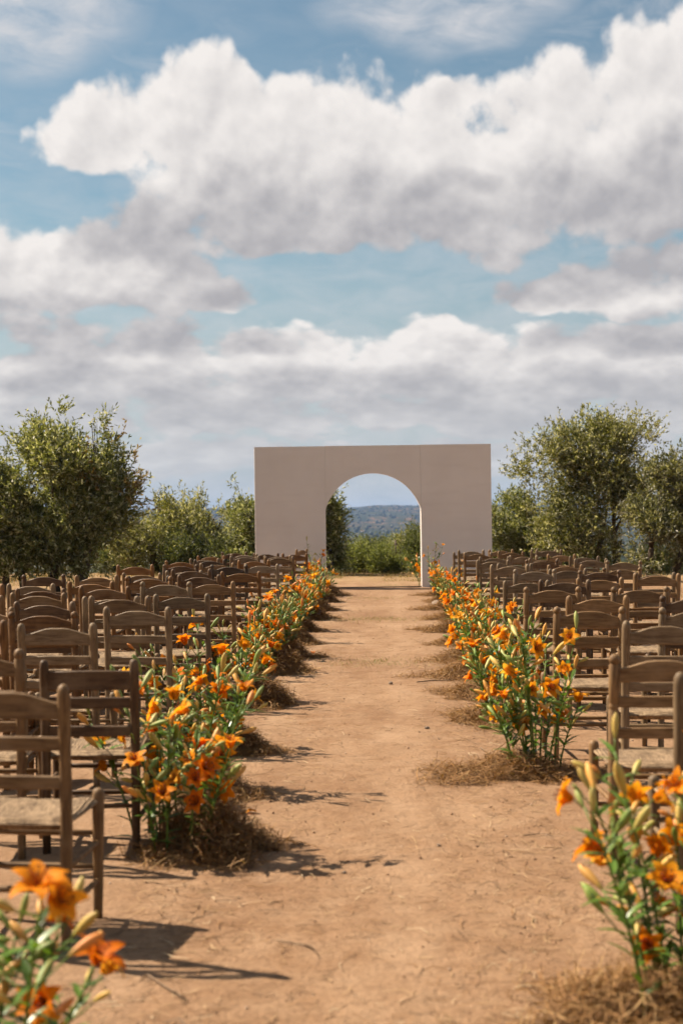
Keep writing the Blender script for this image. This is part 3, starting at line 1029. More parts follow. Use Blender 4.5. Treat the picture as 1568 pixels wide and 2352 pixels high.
# ------------------------------------------------------------------ straw
def straw_mesh(seed, n, rx, ry, hz, loose=0.0):
    r = np.random.default_rng(seed)
    a = r.uniform(0, 2 * np.pi, n); q = np.sqrt(r.random(n)) * (1 + loose * r.random(n))
    q = q * (1 + .35 * np.sin(a * 2 + seed) + .2 * np.sin(a * 5 + 2 * seed))
    cx, cy = q * np.cos(a), q * np.sin(a)
    top = hz * np.clip(1 - q ** 2, 0.04, 1)
    cz = top * r.random(n) ** 0.55 + 0.003
    ln = r.uniform(.07, .22, n); th = r.uniform(0, 2 * np.pi, n); pit = r.normal(0, .38, n)
    dx, dy, dz = np.cos(th) * np.cos(pit), np.sin(th) * np.cos(pit), np.sin(pit)
    cur = r.normal(0, .035, n); cur2 = r.normal(0, .02, n)
    w = r.uniform(.0009, .0023, n)
    C = np.stack([cx * rx, cy * ry, cz], 1); D = np.stack([dx, dy, dz], 1)
    S = np.stack([-np.sin(th), np.cos(th), r.normal(0, .5, n)], 1); S /= np.linalg.norm(S, axis=1)[:, None]
    vs = []
    for t in (-.5, -.17, .17, .5):
        p_ = C + D * (ln * t)[:, None] + S * (cur * (1 - 4 * t * t) )[:, None]
        p_[:, 2] += cur2 * (1 - 4 * t * t)
        p_[:, 2] = np.maximum(p_[:, 2], 0.002)
        up = np.cross(D, S)
        vs += [p_ - S * w[:, None], p_ + S * w[:, None]]
    V = np.stack(vs, 1).reshape(-1, 3)
    i = np.arange(n)[:, None] * 8
    F = np.concatenate([i + np.array([[0, 1, 3, 2]]), i + np.array([[2, 3, 5, 4]]), i + np.array([[4, 5, 7, 6]])], 0)
    base = np.array([(.225, .112, .038), (.29, .160, .062), (.135, .064, .023), (.38, .24, .105)])
    c = base[r.choice(4, n, p=[.4, .3, .22, .08])] * r.uniform(.75, 1.2, n)[:, None]
    return mesh_np('straw', V, F, M_STRAW, False, np.repeat(c, 8, 0))
STRAW = [straw_mesh(s, 3200, .22, .27, .21, .45) for s in range(3)] + [straw_mesh(s + 9, 3200, .30, .34, .14, .6) for s in range(2)]

def straw_mound(x, y, label, side, k, sc=1.0):
    o = link('straw_mound', STRAW[k % 5], None, (x, y, float(ground_z(x, y)) - .004), (0, 0, random.uniform(0, 6.28)), (sc, sc, sc * random.uniform(.8, 1.1)))
    tag(o, label, 'straw', 'straw mounds along the %s of the aisle' % side)
    return o

LC = [(3.52, -1.03), (6.25, -.95), (7.6, -1.10), (8.9, -1.16), (11.2, -1.19), (13.4, -1.19), (14.9, -1.22), (16.6, -1.24), (18.4, -1.26), (20.4, -1.28), (22.4, -1.29), (24.5, -1.31), (26.6, -1.34)]
RC = [(4.25, .80), (8.15, .76), (10.3, .74), (11.7, .75), (13.1, .76), (14.7, .78), (16.4, .80), (18.2, .82), (20.2, .84), (22.3, .86), (24.5, .87), (26.4, .88)]
for side, tb in (('left', LC), ('right', RC)):
    for i, (d, x) in enumerate(tb):
        kw = dict(stems=12, h=(.30, .68), spread=.17, bloom=.13 if d < 9 else .15, seed=i + (50 if side == 'right' else 0))
        if side == 'left' and i == 0: kw.update(stems=10, h=(.24, .66), spread=.20, lean=(.05, .0), bloom=.11)
        if side == 'left' and i == 1: kw.update(stems=13, h=(.26, .70), spread=.17, lean=(.03, 0), bloom=.17)
        if side == 'left' and i in (2, 3, 4, 5): kw.update(stems=12, h=(.26, .64), spread=.18, lean=(.04, 0))
        if side == 'right' and i == 0: kw.update(stems=17, h=(.26, .72), spread=.22, lean=(-.04, .03), bloom=.10)
        if side == 'right' and i == 1: kw.update(stems=14, h=(.30, .76), spread=.15, bloom=.12)
        if d > 12: kw.update(stems=12, h=(.22, .60), spread=.17)
        num = ORD[i] + ' from the camera'
        lily_clump(x, y=d, label='orange lily clump on the %s edge of the aisle, %s' % (side, num), group='lily clumps along the %s of the aisle' % side, d=d, **kw)
        sx_ = x + (.15 if side == 'left' else -.10)
        straw_mound(sx_, d - .02 + random.uniform(-.1, .1), 'straw mound under lilies on the %s edge of the aisle, %s' % (side, num), side, (i % 3) if side == 'left' else 3 + i % 2, (random.uniform(.75, 1.0) if i else .7) if side == 'left' else random.uniform(.8, 1.0))
# lilies beside the right leg of the arch
lily_clump(.50, 30.15, 'small clump of lilies leaning out behind the right leg of the arch', 'lilies at the arch', 30, stems=5, h=(.35, .58), bloom=.25, spread=.06, lean=(-.30, 0), seed=90)
lily_clump(.66, 28.7, 'thin lily stems in front of the right leg of the arch', 'lilies at the arch', 29, stems=3, h=(.6, .95), bloom=.2, spread=.06, seed=91)
lily_clump(-1.60, 28.9, 'thin lily stems in front of the left leg of the arch', 'lilies at the arch', 29, stems=3, h=(.6, .95), bloom=.3, spread=.06, seed=92)

# loose straw and crumbs strewn over the ground
def strewn(n, seed):
    r = np.random.default_rng(seed)
    side = r.random(n) < .5
    d = 2.6 + 25 * r.random(n) ** 1.6
    xo = np.where(side, -1.0 + np.abs(r.normal(0, .36, n)), .72 - np.abs(r.normal(0, .36, n)))
    anyw = r.random(n) < .22
    xo = np.where(anyw, r.uniform(-3.2, 2.8, n), xo)
    low = r.random(n) < .16       # the litter patch at the near end of the aisle
    xo = np.where(low, r.normal(.25, .42, n), xo); d = np.where(low, 3.55 + .55 * r.normal(0, .6, n), d)
    ln = r.uniform(.015, .11, n); th = r.uniform(0, np.pi, n); w = r.uniform(.0008, .0022, n)
    z = ground_z(xo, d) + .004 + r.random(n) * .006
    C = np.stack([xo, d, z], 1); D = np.stack([np.cos(th), np.sin(th), r.normal(0, .08, n)], 1)
    S = np.stack([-np.sin(th), np.cos(th), r.normal(0, .3, n)], 1)
    cu = r.normal(0, .012, n)
    vs = []
    for t in (-.5, 0, .5):
        p_ = C + D * (ln * t)[:, None] + S * (cu * (1 - 4 * t * t))[:, None]
        vs += [p_ - S * w[:, None], p_ + S * w[:, None]]
    V = np.stack(vs, 1).reshape(-1, 3); i = np.arange(n)[:, None] * 6
    F = np.concatenate([i + np.array([[0, 1, 3, 2]]), i + np.array([[2, 3, 5, 4]])], 0)
    base = np.array([(.23, .125, .055), (.33, .215, .11), (.10, .058, .03), (.42, .31, .19)])
    c = base[r.choice(4, n, p=[.38, .27, .25, .10])]
    return mesh_np('scattered_straw', V, F, M_STRAW, False, np.repeat(c, 6, 0))
tag(link('scattered_straw', strewn(11000, 5)), 'loose bits of straw strewn over the dirt', 'straw litter', kind='stuff')

# crumbs of earth and gravel
def crumbs(n, seed):
    r = np.random.default_rng(seed)
    d = 2.6 + 22 * r.random(n) ** 1.8; x = r.uniform(-3.0, 2.6, n)
    s = .0025 + .008 * r.random(n) ** 4
    z = ground_z(x, d)
    oc = np.array([(1, 0, 0), (0, 1, 0), (-1, 0, 0), (0, -1, 0), (0, 0, 1), (0, 0, -.6)])
    V = np.stack([x, d, z], 1)[:, None, :] + oc[None] * s[:, None, None] * r.uniform(.6, 1.3, (n, 6, 1))
    i = np.arange(n)[:, None] * 6
    tri = np.array([(0, 1, 4), (1, 2, 4), (2, 3, 4), (3, 0, 4), (1, 0, 5), (2, 1, 5), (3, 2, 5), (0, 3, 5)])
    F = (i[:, :, None] + tri[None]).reshape(-1, 3)
    c = np.array([(.28, .16, .09), (.17, .09, .05), (.38, .27, .19)])[r.choice(3, n, p=[.5, .35, .15])]
    return mesh_np('gravel', V.reshape(-1, 3), F, M_STRAW, False, np.repeat(c, 6, 0))
tag(link('gravel', crumbs(6000, 8)), 'crumbs of earth and fine gravel on the aisle', 'gravel', kind='stuff')

def stone_mesh(seed):
    r = random.Random(seed)
    import bmesh
    bm = bmesh.new()
    bmesh.ops.create_icosphere(bm, subdivisions=2, radius=1.0)
    fx = [(Vector((r.gauss(0, 1), r.gauss(0, 1), r.gauss(0, 1))).normalized(), r.uniform(.55, .9)) for _ in range(9)]
    for v_ in bm.verts:
        p_ = v_.co.copy()
        for nrm, dd in fx:
            k_ = p_.dot(nrm)
            if k_ > dd: p_ -= nrm * (k_ - dd) * .85
        v_.co = Vector((p_.x * 1.2, p_.y, p_.z * .7))
    me = bpy.data.meshes.new('stone'); bm.to_mesh(me); bm.free()
    me.materials.append(M_STONE)
    return me
STONES = [stone_mesh(s) for s in range(4)]
def stone(px, py, size, label, k):
    d = FPX * CAM_H / (py - 1187)
    p_ = at(px, py, d)
    tag(link('stone', STONES[k % 4], None, (p_.x, p_.y, float(ground_z(p_.x, p_.y)) + size * .35), (0, 0, random.uniform(0, 6)), (size,) * 3), label, 'stone', 'loose stones on the dirt')
stone(1001, 1392, .085, 'large brown stone at the foot of the right hand lilies near the arch', 0)
stone(1012, 1348, .10, 'rounded stone against the foot of the right arch leg', 1)
stone(894, 1573, .022, 'small grey stone lying alone in the middle of the aisle', 2)
stone(977, 1676, .017, 'tiny pale pebble on the aisle left of the right hand straw', 3)
stone(785, 2004, .010, 'tiny pebble in the middle of the near aisle', 1)
stone(1002, 1945, .010, 'tiny dark pebble on the near aisle right of centre', 2)

def fallen(px, py, k):
    d = FPX * CAM_H / (py - 1187); q_ = at(px, py, d)
    return link('fallen_petal', PETALS[k % 4], None, (q_.x, q_.y, float(ground_z(q_.x, q_.y)) + .006), (R(-48), 0, k * 1.7), color=ORANGES[k % 6])
for k_, (px_, py_, lab_) in enumerate([(1292, 1795, 'fallen orange petal on the straw under the second right hand clump'), (585, 1870, 'fallen orange petal on the dirt beside the second left hand clump'),
                                       (715, 1500, 'fallen orange petal at the left edge of the aisle halfway along'), (1035, 1540, 'fallen orange petal at the right edge of the aisle halfway along')]):
    tag(fallen(px_, py_, k_), lab_, 'petal', 'fallen petals')

def twig(pts_px, rad_, label):
    pts = []
    for (px, py) in pts_px:
        d = FPX * CAM_H / (py - 1187); q = at(px, py, d)
        pts.append((q.x, q.y, float(ground_z(q.x, q.y)) + rad_ * 1.2 + .004))
    o_ = Vector(pts[0])
    b = MB(); b.tube([Vector(p_) - o_ for p_ in pts], [rad_ * (1 - .5 * i / len(pts)) for i in range(len(pts))], 6)
    if len(pts) > 3:
        k_ = Vector(pts[2]) - o_
        b.tube([k_, k_ + Vector((.03, -.05, .012)), k_ + Vector((.05, -.12, .005))], [rad_ * .7, rad_ * .5, rad_ * .3], 5)
    tag(link('twig', b.mesh('twig', M_TWIG, True), None, o_), label, 'twig', 'dead twigs on the ground')
twig([(325, 2238), (350, 2258), (385, 2283), (424, 2305)], .0035, 'thin straight twig lying on the dirt at the lower left')
twig([(628, 2166), (660, 2172), (690, 2178), (718, 2190)], .0035, 'forked dead twig on the near aisle left of centre')
twig([(955, 1571), (985, 1569), (1010, 1567), (1040, 1564)], .006, 'long dry stick reaching from the right hand straw into the aisle')
twig([(1100, 1722), (1130, 1742), (1160, 1757), (1185, 1766)], .005, 'dry stick lying across the straw of the second right hand clump')
twig([(1195, 1921), (1215, 1920), (1235, 1918), (1260, 1918)], .003, 'short dark twig on the right of the near aisle')


# ------------------------------------------------------------------ trees
def leaf_cloud(name, lobes, n_sprays, per, L, W_, seed, pal, up=0.5, gap=0.36, spray_len=0.28):
    """lobes: (x,y,z,rx,ry,rz,weight). leafy sprays on short twigs spread through the lobes, with gaps"""
    r = np.random.default_rng(seed)
    lb = np.array(lobes)
    vol = lb[:, 3] * lb[:, 4] * lb[:, 5] * lb[:, 6]
    n = int(n_sprays * 1.9)
    k = r.choice(len(lb), n, p=vol / vol.sum())
    u = r.normal(size=(n, 3)); u /= np.linalg.norm(u, axis=1)[:, None]
    q = r.random(n) ** (1 / 3.2)
    q = q * (1 + 0.16 * r.normal(size=n))
    C = lb[k, :3] + u * q[:, None] * lb[k, 3:6]
    f1 = fbm(C[:, 0] * 2.3 + C[:, 1] * 1.4, C[:, 2] * 2.3 - C[:, 1] * 1.2, 3, seed) * 1.25
    keep = f1 > (gap - 0.34) * 1.1
    C, u, k = C[keep][:n_sprays], u[keep][:n_sprays], k[keep][:n_sprays]
    n = len(C)
    D = u * 0.7 + np.array([0, 0, up]) + r.normal(0, .35, (n, 3)); D /= np.linalg.norm(D, axis=1)[:, None]
    sl = spray_len * r.uniform(.5, 1.9, n)
    tone = np.clip(.5 + .35 * fbm(C[:, 0] * 1.2 + 9, C[:, 2] * 1.2 + C[:, 1], 2, seed + 7) + r.normal(0, .12, n), 0, 1)
    t = r.random((n, per))
    base = C[:, None, :] + D[:, None, :] * (t * sl[:, None])[..., None]
    ld = D[:, None, :] * .8 + r.normal(0, .55, (n, per, 3)); ld /= np.linalg.norm(ld, axis=2)[..., None]
    s = np.cross(ld, r.normal(size=(n, per, 3))); s /= (np.linalg.norm(s, axis=2)[..., None] + 1e-9)
    ll = L * r.uniform(.65, 1.25, (n, per, 1)); ww = W_ * r.uniform(.7, 1.2, (n, per, 1))
    b0 = base; m0_ = base + ld * ll * .5
    V = np.stack([b0, m0_ + s * ww, base + ld * ll, m0_ - s * ww], 2).reshape(-1, 3)
    i = np.arange(n * per)[:, None] * 4
    F = i + np.array([[0, 1, 2, 3]])
    p0, p1, p2 = [np.array(c_) for c_ in pal]
    tt = np.repeat(tone, per)[:, None]
    c = p0 * (1 - tt) + p1 * tt
    pale = (r.random(n * per) < .27)[:, None]
    c = np.where(pale, p2, c) * r.uniform(.72, 1.25, (n * per, 1))
    # twigs of the sprays
    return mesh_np(name, V, F, M_LEAF, False, np.repeat(c, 4, 0)), C

OLIVE = ((.066, .080, .024), (.210, .220, .070), (.44, .43, .29))
OLIVE_Y = ((.066, .076, .022), (.225, .216, .068), (.44, .41, .27))
SHRUB = ((.060, .078, .020), (.180, .200, .058), (.28, .29, .13))
SHRUB_D = ((.035, .048, .014), (.10, .115, .032), (.18, .19, .10))

def tree(name, label, cat, d, base_px, lobes_px, sprays, per=12, leaf=(.100, .0155), pal=OLIVE, trunks=1, seed=0, depth=.85, group=None, gap=.36, up=.5, dry=None, trunk_r=.09):
    bx = at(base_px[0], base_px[1], d)
    gz = float(ground_z(bx.x, d))
    root = bpy.data.objects.new(name, None); COL.objects.link(root)
    root.location = (bx.x, d, gz)
    tag(root, label, cat, group)
    O = Vector((bx.x, d, gz))
    r = random.Random(seed)
    lobes = []
    for (px, py, rx, ry, *w) in lobes_px:
        c = at(px, py, d) - O
        sx_, sy_ = rx * d / FPX, ry * d / FPX
        c.y += r.uniform(-.35, .35) * sx_
        lobes.append((c.x, c.y, c.z, sx_, min(sx_, sy_ * 1.4) * depth, sy_, w[0] if w else 1.0))
    me, C = leaf_cloud('crown', lobes, int(sprays * 1.05), per, leaf[0], leaf[1], seed + 3, pal, up=up, gap=gap)
    cr = link('crown', me, root); cr['kind'] = 'stuff'
    if dry:
        lo = []
        for (px, py, rx, ry) in dry:
            c = at(px, py, d) - O
            lo.append((c.x, c.y, c.z, rx * d / FPX, rx * d / FPX, ry * d / FPX, 1))
        me2, _ = leaf_cloud('dry_sprays', lo, int(sprays * .05), per, leaf[0], leaf[1], seed + 9, ((.14, .08, .035), (.27, .18, .045), (.30, .24, .13)), up=up, gap=.3)
        q = link('dry_sprays', me2, root); q['kind'] = 'stuff'
    # trunk and limbs
    b = MB()
    for k in range(trunks):
        ox = (k - (trunks - 1) / 2) * .42 + r.uniform(-.1, .1)
        lob = sorted(lobes, key=lambda q_: abs(q_[0] - ox))[:max(2, len(lobes) // trunks + 1)]
        fork = Vector((ox * 1.1 + r.uniform(-.15, .25), r.uniform(-.1, .1), .75 + r.uniform(-.15, .25)))
        p0 = Vector((ox, r.uniform(-.25, .25), -.12))
        mid = p0.lerp(fork, .5) + Vector((r.uniform(-.08, .08), 0, 0))
        tr = trunk_r * r.uniform(.8, 1.15)
        b.tube([p0, p0.lerp(mid, .4), mid, fork], [tr * 1.5, tr * 1.1, tr * .95, tr * .75], 8)
        for lo in lob:
            end = Vector(lo[:3]) + Vector((0, 0, lo[5] * .35))
            m1 = fork.lerp(end, .4) + Vector((r.uniform(-.12, .12), r.uniform(-.12, .12), .05))
            b.tube([fork - Vector((0, 0, .05)), m1, end], [tr * .45, tr * .26, tr * .06], 6)
            for _ in range(3):
                e2 = Vector(lo[:3]) + Vector((r.uniform(-.8, .8) * lo[3], r.uniform(-.8, .8) * lo[4], r.uniform(-.2, .85) * lo[5]))
                b.tube([m1, m1.lerp(e2, .5) + Vector((0, 0, .06)), e2], [tr * .16, tr * .10, tr * .03], 5)
    link('trunk', b.mesh('trunk', M_BARK, True), root)
    return root

tree('olive_tree', 'large bushy olive tree with leaning trunks at the left edge', 'tree', 27.5, (95, 1358),
     [(140, 1095, 110, 110, 1.2), (60, 1120, 95, 95), (225, 1120, 60, 105), (125, 985, 42, 62, 1.3), (212, 995, 36, 66, 1.3), (110, 1190, 150, 85), (230, 1205, 62, 70), (10, 1165, 80, 100), (90, 1245, 130, 48, .8),
      (205, 1265, 75, 40, .9), (-60, 1150, 80, 120), (270, 1150, 38, 75, .7), (30, 1275, 85, 45, 1.6), (235, 1285, 50, 36, 1.5), (130, 1285, 100, 34, 1.4)], 6200, 13, pal=OLIVE, trunks=4, seed=11, gap=.30, dry=[(255, 1075, 50, 55), (285, 1120, 26, 60)])
tree('olive_tree', 'rounded olive bush in the middle distance left of the arch, next to the large tree', 'tree', 37, (385, 1322),
     [(380, 1215, 75, 62), (330, 1250, 45, 45), (430, 1235, 50, 60), (385, 1270, 85, 40)], 2600, 11, pal=OLIVE_Y, trunks=2, seed=22)
tree('olive_tree', 'pale green olive bush left of the arch, between the rounded bush and the dark one', 'tree', 39, (490, 1318),
     [(480, 1200, 60, 62), (510, 1240, 60, 60), (450, 1245, 45, 55)], 2300, 11, pal=OLIVE_Y, trunks=2, seed=23)
tree('olive_tree', 'dark olive tree half hidden by the left side of the arch wall', 'tree', 36.5, (575, 1325),
     [(560, 1175, 42, 55), (590, 1220, 60, 70), (550, 1262, 55, 40)], 2400, 11, pal=OLIVE, trunks=2, seed=24)
tree('olive_tree', 'narrow olive tree seen through the left of the arched opening', 'tree', 36, (742, 1328),
     [(762, 1162, 26, 34, 1.2), (728, 1200, 46, 70), (745, 1235, 28, 66, 1.1), (728, 1290, 48, 40), (762, 1295, 20, 30)], 2600, 11, pal=OLIVE, trunks=2, seed=25)
tree('olive_tree', 'low round olive bush just right of the arch wall', 'tree', 38.5, (1190, 1316),
     [(1180, 1205, 58, 58), (1225, 1220, 42, 52), (1140, 1225, 45, 52), (1190, 1250, 70, 32)], 2600, 11, pal=OLIVE, trunks=2, seed=26)
tree('olive_tree', 'tall olive tree with a broad lopsided crown right of the arch', 'tree', 36.5, (1375, 1318),
     [(1400, 1055, 100, 90, 1.2), (1440, 1010, 58, 55, 1.2), (1330, 1045, 62, 72), (1245, 1060, 55, 55, .9), (1205, 1085, 38, 32, .8), (1365, 1140, 110, 80), (1300, 1190, 80, 70, .9), (1390, 1230, 110, 60),
      (1470, 1110, 40, 60), (1350, 1260, 120, 40), (1280, 1250, 60, 48, .9), (1440, 1200, 60, 70, .9)], 6400, 12, pal=OLIVE_Y, trunks=3, seed=27, gap=.42)
tree('olive_tree', 'silvery olive tree at the right edge', 'tree', 31.5, (1520, 1340),
     [(1535, 1160, 75, 85), (1490, 1215, 62, 75), (1560, 1110, 50, 50), (1590, 1200, 70, 100), (1500, 1270, 70, 42)], 3600, 12, pal=((.05, .056, .024), (.15, .145, .062), (.31, .29, .20)), trunks=2, seed=28)
tree('olive_tree', 'dim olive tree far behind the large left tree', 'tree', 44, (30, 1310), [(20, 1230, 110, 60), (-50, 1200, 80, 90)], 1500, 10, pal=OLIVE, trunks=2, seed=29)

shrubs = [(820, 1298, 46, 27, 37.5, SHRUB, 'pale green shrub behind the arch, leftmost in the opening'), (868, 1297, 48, 30, 38.5, SHRUB, 'pale feathery shrub in the middle of the arched opening'),
          (905, 1303, 42, 24, 36.8, SHRUB, 'low grey green shrub in front of the others in the arched opening'), (942, 1283, 40, 42, 39, OLIVE_Y, 'taller yellowish shrub on the right of the arched opening'),
          (845, 1280, 40, 22, 43, SHRUB_D, 'dark shrub farther back in the arched opening, left of centre'), (900, 1277, 42, 24, 44, SHRUB, 'green shrub farther back in the arched opening, right of centre'),
          (980, 1270, 46, 52, 37.5, SHRUB_D, 'dark shrub hidden mostly by the right leg of the arch'),
          (272, 1275, 42, 42, 41, SHRUB_D, 'brownish low shrub in the gap right of the large left tree'), (322, 1262, 55, 48, 37, OLIVE_Y, 'yellowish shrub standing against the rounded olive bush'),
          (1268, 1290, 46, 30, 40, SHRUB, 'pale low shrub in the gap left of the tall right tree'), (1335, 1300, 60, 26, 38, SHRUB, 'low shrub at the foot of the tall right tree'),
          (1545, 1305, 60, 28, 36, SHRUB, 'pale grassy shrub at the right edge behind the silvery tree'), (660, 1290, 60, 40, 40, SHRUB_D, 'dark shrub behind the left leg of the arch'),
          (1075, 1290, 70, 36, 40, SHRUB_D, 'dark shrub behind the right panel of the arch'), (445, 1270, 60, 44, 36.5, SHRUB_D, 'dark shrub in front of the pale olive bush')]
for i, (px, py, rx, ry, d, pal, lab) in enumerate(shrubs):
    tree('shrub', lab, 'shrub', d, (px, py + ry), [(px, py, rx, ry), (px - rx * .45, py + ry * .3, rx * .55, ry * .7), (px + rx * .4, py + ry * .25, rx * .6, ry * .75), (px + rx * .1, py - ry * .35, rx * .45, ry * .6)],
         1300, 10, leaf=(.09, .010), pal=pal, trunks=1, seed=100 + i, up=.9, gap=.3, trunk_r=.03, group='shrubs at the edge of the clearing')

# dry grass at the edge of the clearing
def grass(n, seed):
    r = np.random.default_rng(seed)
    x = r.uniform(-9, 9, n); y = r.normal(33.6, 1.6, n)
    m = r.random(n) < .35
    x = np.where(m, np.where(r.random(n) < .5, r.uniform(-9, -4.2, n), r.uniform(3.6, 10, n)), x); y = np.where(m, r.uniform(16, 36, n), y)
    k = fbm(x * .9, y * .9, 3, 4) + np.where(m, 0, np.clip((y - 33.5) * .18, -.2, .5))
    keep = (k > .05) & (y > 14) & (y < 37.5) & ~((np.abs(x + .4) < 2.8) & (np.abs(y - 29.4) < 1.2))
    x, y = x[keep], y[keep]; n = len(x)
    h = r.uniform(.04, .17, n); a = r.uniform(0, 6.28, n); ln = r.uniform(.2, .9, n)
    z = ground_z(x, y)
    B = np.stack([x, y, z - .01], 1); T = B + np.stack([np.cos(a) * h * ln, np.sin(a) * h * ln, h], 1)
    S = np.stack([-np.sin(a), np.cos(a), 0 * a], 1) * .0035
    V = np.stack([B - S, B + S, T], 1).reshape(-1, 3); F = np.arange(n * 3).reshape(-1, 3)
    c = np.array([(.34, .23, .09), (.26, .18, .065), (.15, .16, .045)])[r.choice(3, n, p=[.45, .35, .2])]
    return mesh_np('dry_grass', V, F, M_STRAW, False, np.repeat(c, 3, 0))
tag(link('dry_grass', grass(60000, 3)), 'dry yellow grass at the edge of the clearing', 'grass', kind='stuff')

def tufts(n, seed):
    r = np.random.default_rng(seed)
    cs = np.array([(850, 1421), (800, 1424), (905, 1425), (870, 1521), (840, 1527), (860, 1375), (900, 1345)])
    k = r.choice(len(cs), n)
    d = FPX * CAM_H / (cs[k, 1] - 1187); x = (cs[k, 0] - 908) * d / FPX
    x = x + r.normal(0, .28, n); y = d + r.normal(0, .28, n)
    h = r.uniform(.01, .045, n); a = r.uniform(0, 6.28, n)
    z = ground_z(x, y)
    B = np.stack([x, y, z - .003], 1); T = B + np.stack([np.cos(a) * h, np.sin(a) * h, h], 1)
    S = np.stack([-np.sin(a), np.cos(a), 0 * a], 1) * .002
    V = np.stack([B - S, B + S, T], 1).reshape(-1, 3); F = np.arange(n * 3).reshape(-1, 3)
    c = np.array([(.30, .21, .085), (.17, .17, .05)])[r.choice(2, n, p=[.55, .45])]
    return mesh_np('grass_tufts', V, F, M_STRAW, False, np.repeat(c, 3, 0))
tag(link('grass_tufts', tufts(2600, 6)), 'sparse short grass growing in the aisle', 'grass', kind='stuff')

# bark chips and dead leaves beyond the chairs on the left
def litter(n, seed):
    r = np.random.default_rng(seed)
    s_ = r.random(n) < .65
    x = np.where(s_, r.uniform(-7.5, -2.2, n), r.uniform(1.7, 5.5, n)); y = r.uniform(8, 28, n)
    keep = fbm(x * .8, y * .5, 3, 14) > -.05
    x, y = x[keep], y[keep]; n = len(x)
    ln = r.uniform(.012, .04, n); a = r.uniform(0, 6.28, n); z = ground_z(x, y) + .006
    D = np.stack([np.cos(a), np.sin(a), r.normal(0, .35, n)], 1) * ln[:, None]; S = np.stack([-np.sin(a), np.cos(a), r.normal(0, .4, n)], 1) * (ln * .38)[:, None]
    C = np.stack([x, y, z + r.random(n) * .012], 1)
    V = np.stack([C - D, C + S, C + D, C - S], 1).reshape(-1, 3); F = np.arange(n * 4).reshape(-1, 4)
    c = np.array([(.20, .11, .055), (.33, .22, .13), (.09, .05, .03)])[r.choice(3, n)]
    return mesh_np('leaf_litter', V, F, M_STRAW, False, np.repeat(c, 4, 0))
tag(link('leaf_litter', litter(16000, 4)), 'dead leaves and bark chips under and beyond the chairs', 'leaf litter', kind='stuff')

# ------------------------------------------------------------------ far scrub, farmhouse, haze
def far_wood(n, seed):
    r = np.random.default_rng(seed)
    y = np.concatenate([r.uniform(120, 900, n // 2), r.uniform(900, 4600, n - n // 2)])
    x = r.uniform(-.34, .34, n) * y
    keep = fbm(x * .006, y * .004, 3, 5) > -.15
    x, y = x[keep], y[keep]; n = len(x)
    s = r.uniform(1.6, 3.4, n) * np.where(y > 900, 1.5, 1.0)
    z = ground_z(x, y)
    ang = np.arange(5) * 2 * np.pi / 5
    ring = np.stack([np.cos(ang), np.sin(ang), 0 * ang], 1)
    parts = [ring * .75 + (0, 0, .0), ring * 1.0 + (0, 0, .55), ring * .6 + (0, 0, 1.05), np.array([(0, 0, 1.25)])]
    T = np.concatenate(parts, 0)
    V = np.stack([x, y, z - .2], 1)[:, None] + T[None] * s[:, None, None] * r.uniform(.75, 1.25, (n, 16, 1))
    fq = []
    for L_ in (0, 5):
        for k in range(5):
            a, b_ = L_ + k, L_ + (k + 1) % 5
            fq += [(a, b_, b_ + 5), (a, b_ + 5, a + 5)]
    for k in range(5): fq.append((10 + k, 10 + (k + 1) % 5, 15))
    F = (np.arange(n)[:, None, None] * 16 + np.array(fq)[None]).reshape(-1, 3)
    c = np.array([(.030, .040, .016), (.050, .060, .024), (.075, .075, .032)])[r.choice(3, n)]
    return mesh_np('distant_scrub', V.reshape(-1, 3), F, M_LEAF, False, np.repeat(c, 16, 0))
tag(link('distant_scrub', far_wood(9000, 2)), 'dark scrub and small trees scattered over the valley and hills', 'scrub', kind='stuff')

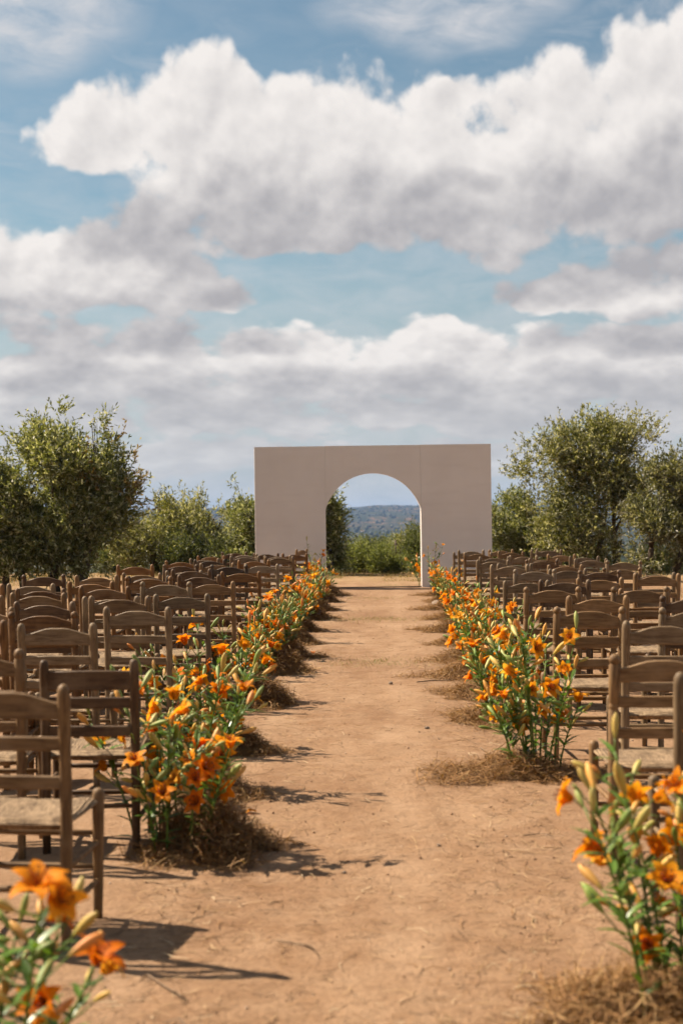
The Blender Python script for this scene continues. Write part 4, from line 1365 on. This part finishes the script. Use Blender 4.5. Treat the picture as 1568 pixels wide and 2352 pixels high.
def farmhouse():
    d = 2300.0
    # find the distance where the line of sight meets the hill
    for dd in np.arange(1500, 5200, 10.0):
        p_ = at(834, 1223, dd)
        if ground_z(p_.x, dd) >= p_.z:
            d = dd; break
    p_ = at(834, 1223, d)
    e = bpy.data.objects.new('farmhouse', None); COL.objects.link(e)
    e.location = (p_.x, d, float(ground_z(p_.x, d)))
    tag(e, 'tiny white farmhouse on the far hillside seen through the arch', 'house')
    wm = mat_plain('whitewash', (.74, .72, .68), (.8, .78, .75), .3)
    rm = mat_plain('clay_roof', (.30, .15, .09), (.38, .2, .12), .5)
    s = d / FPX
    b = MB(); b.box(-6 * s, 1 * s, 0, 6 * s, -3 * s, 3.0 * s); b.box(1.2 * s, 5 * s, 1 * s, 6 * s, -3 * s, 2.0 * s)
    link('wall', b.mesh('wall', wm), e)
    b = MB(); b.add([(-6.4 * s, -.4 * s, 3.0 * s), (1.3 * s, -.4 * s, 3.0 * s), (1.3 * s, 6.4 * s, 3.0 * s), (-6.4 * s, 6.4 * s, 3.0 * s), (-6.4 * s, 3 * s, 4.2 * s), (1.3 * s, 3 * s, 4.2 * s)],
                    [(0, 1, 5, 4), (2, 3, 4, 5), (0, 4, 3), (1, 2, 5), (0, 3, 2, 1)])
    link('roof', b.mesh('roof', rm), e)
    for k in (-4.5, -1.8):
        b = MB(); b.box((k - .5) * s, (k + .5) * s, -.12 * s, .1 * s, .4 * s, 1.9 * s)
        link('window', b.mesh('window', M_RAIL), e)
farmhouse()

zmax = max(v_.co.z for v_ in bpy.data.objects['hills'].data.vertices)
b = MB(); b.box(-3700, 3700, -3100, 7600, -90, zmax + 3.0)
hz = link('haze', b.mesh('haze', None))
mh = bpy.data.materials.new('haze_air'); mh.use_nodes = True
Nh = NT(mh.node_tree); Nh.n.clear()
pv = Nh.new('ShaderNodeVolumePrincipled')
pv.inputs['Color'].default_value = (0.31, 0.49, 0.86, 1)
pv.inputs['Density'].default_value = 0.95e-4
pv.inputs['Anisotropy'].default_value = 0.0
om = Nh.new('ShaderNodeOutputMaterial')
Nh.l.new(pv.outputs[0], om.inputs['Volume'])
hz.data.materials.append(mh)
tag(hz, kind='stuff')
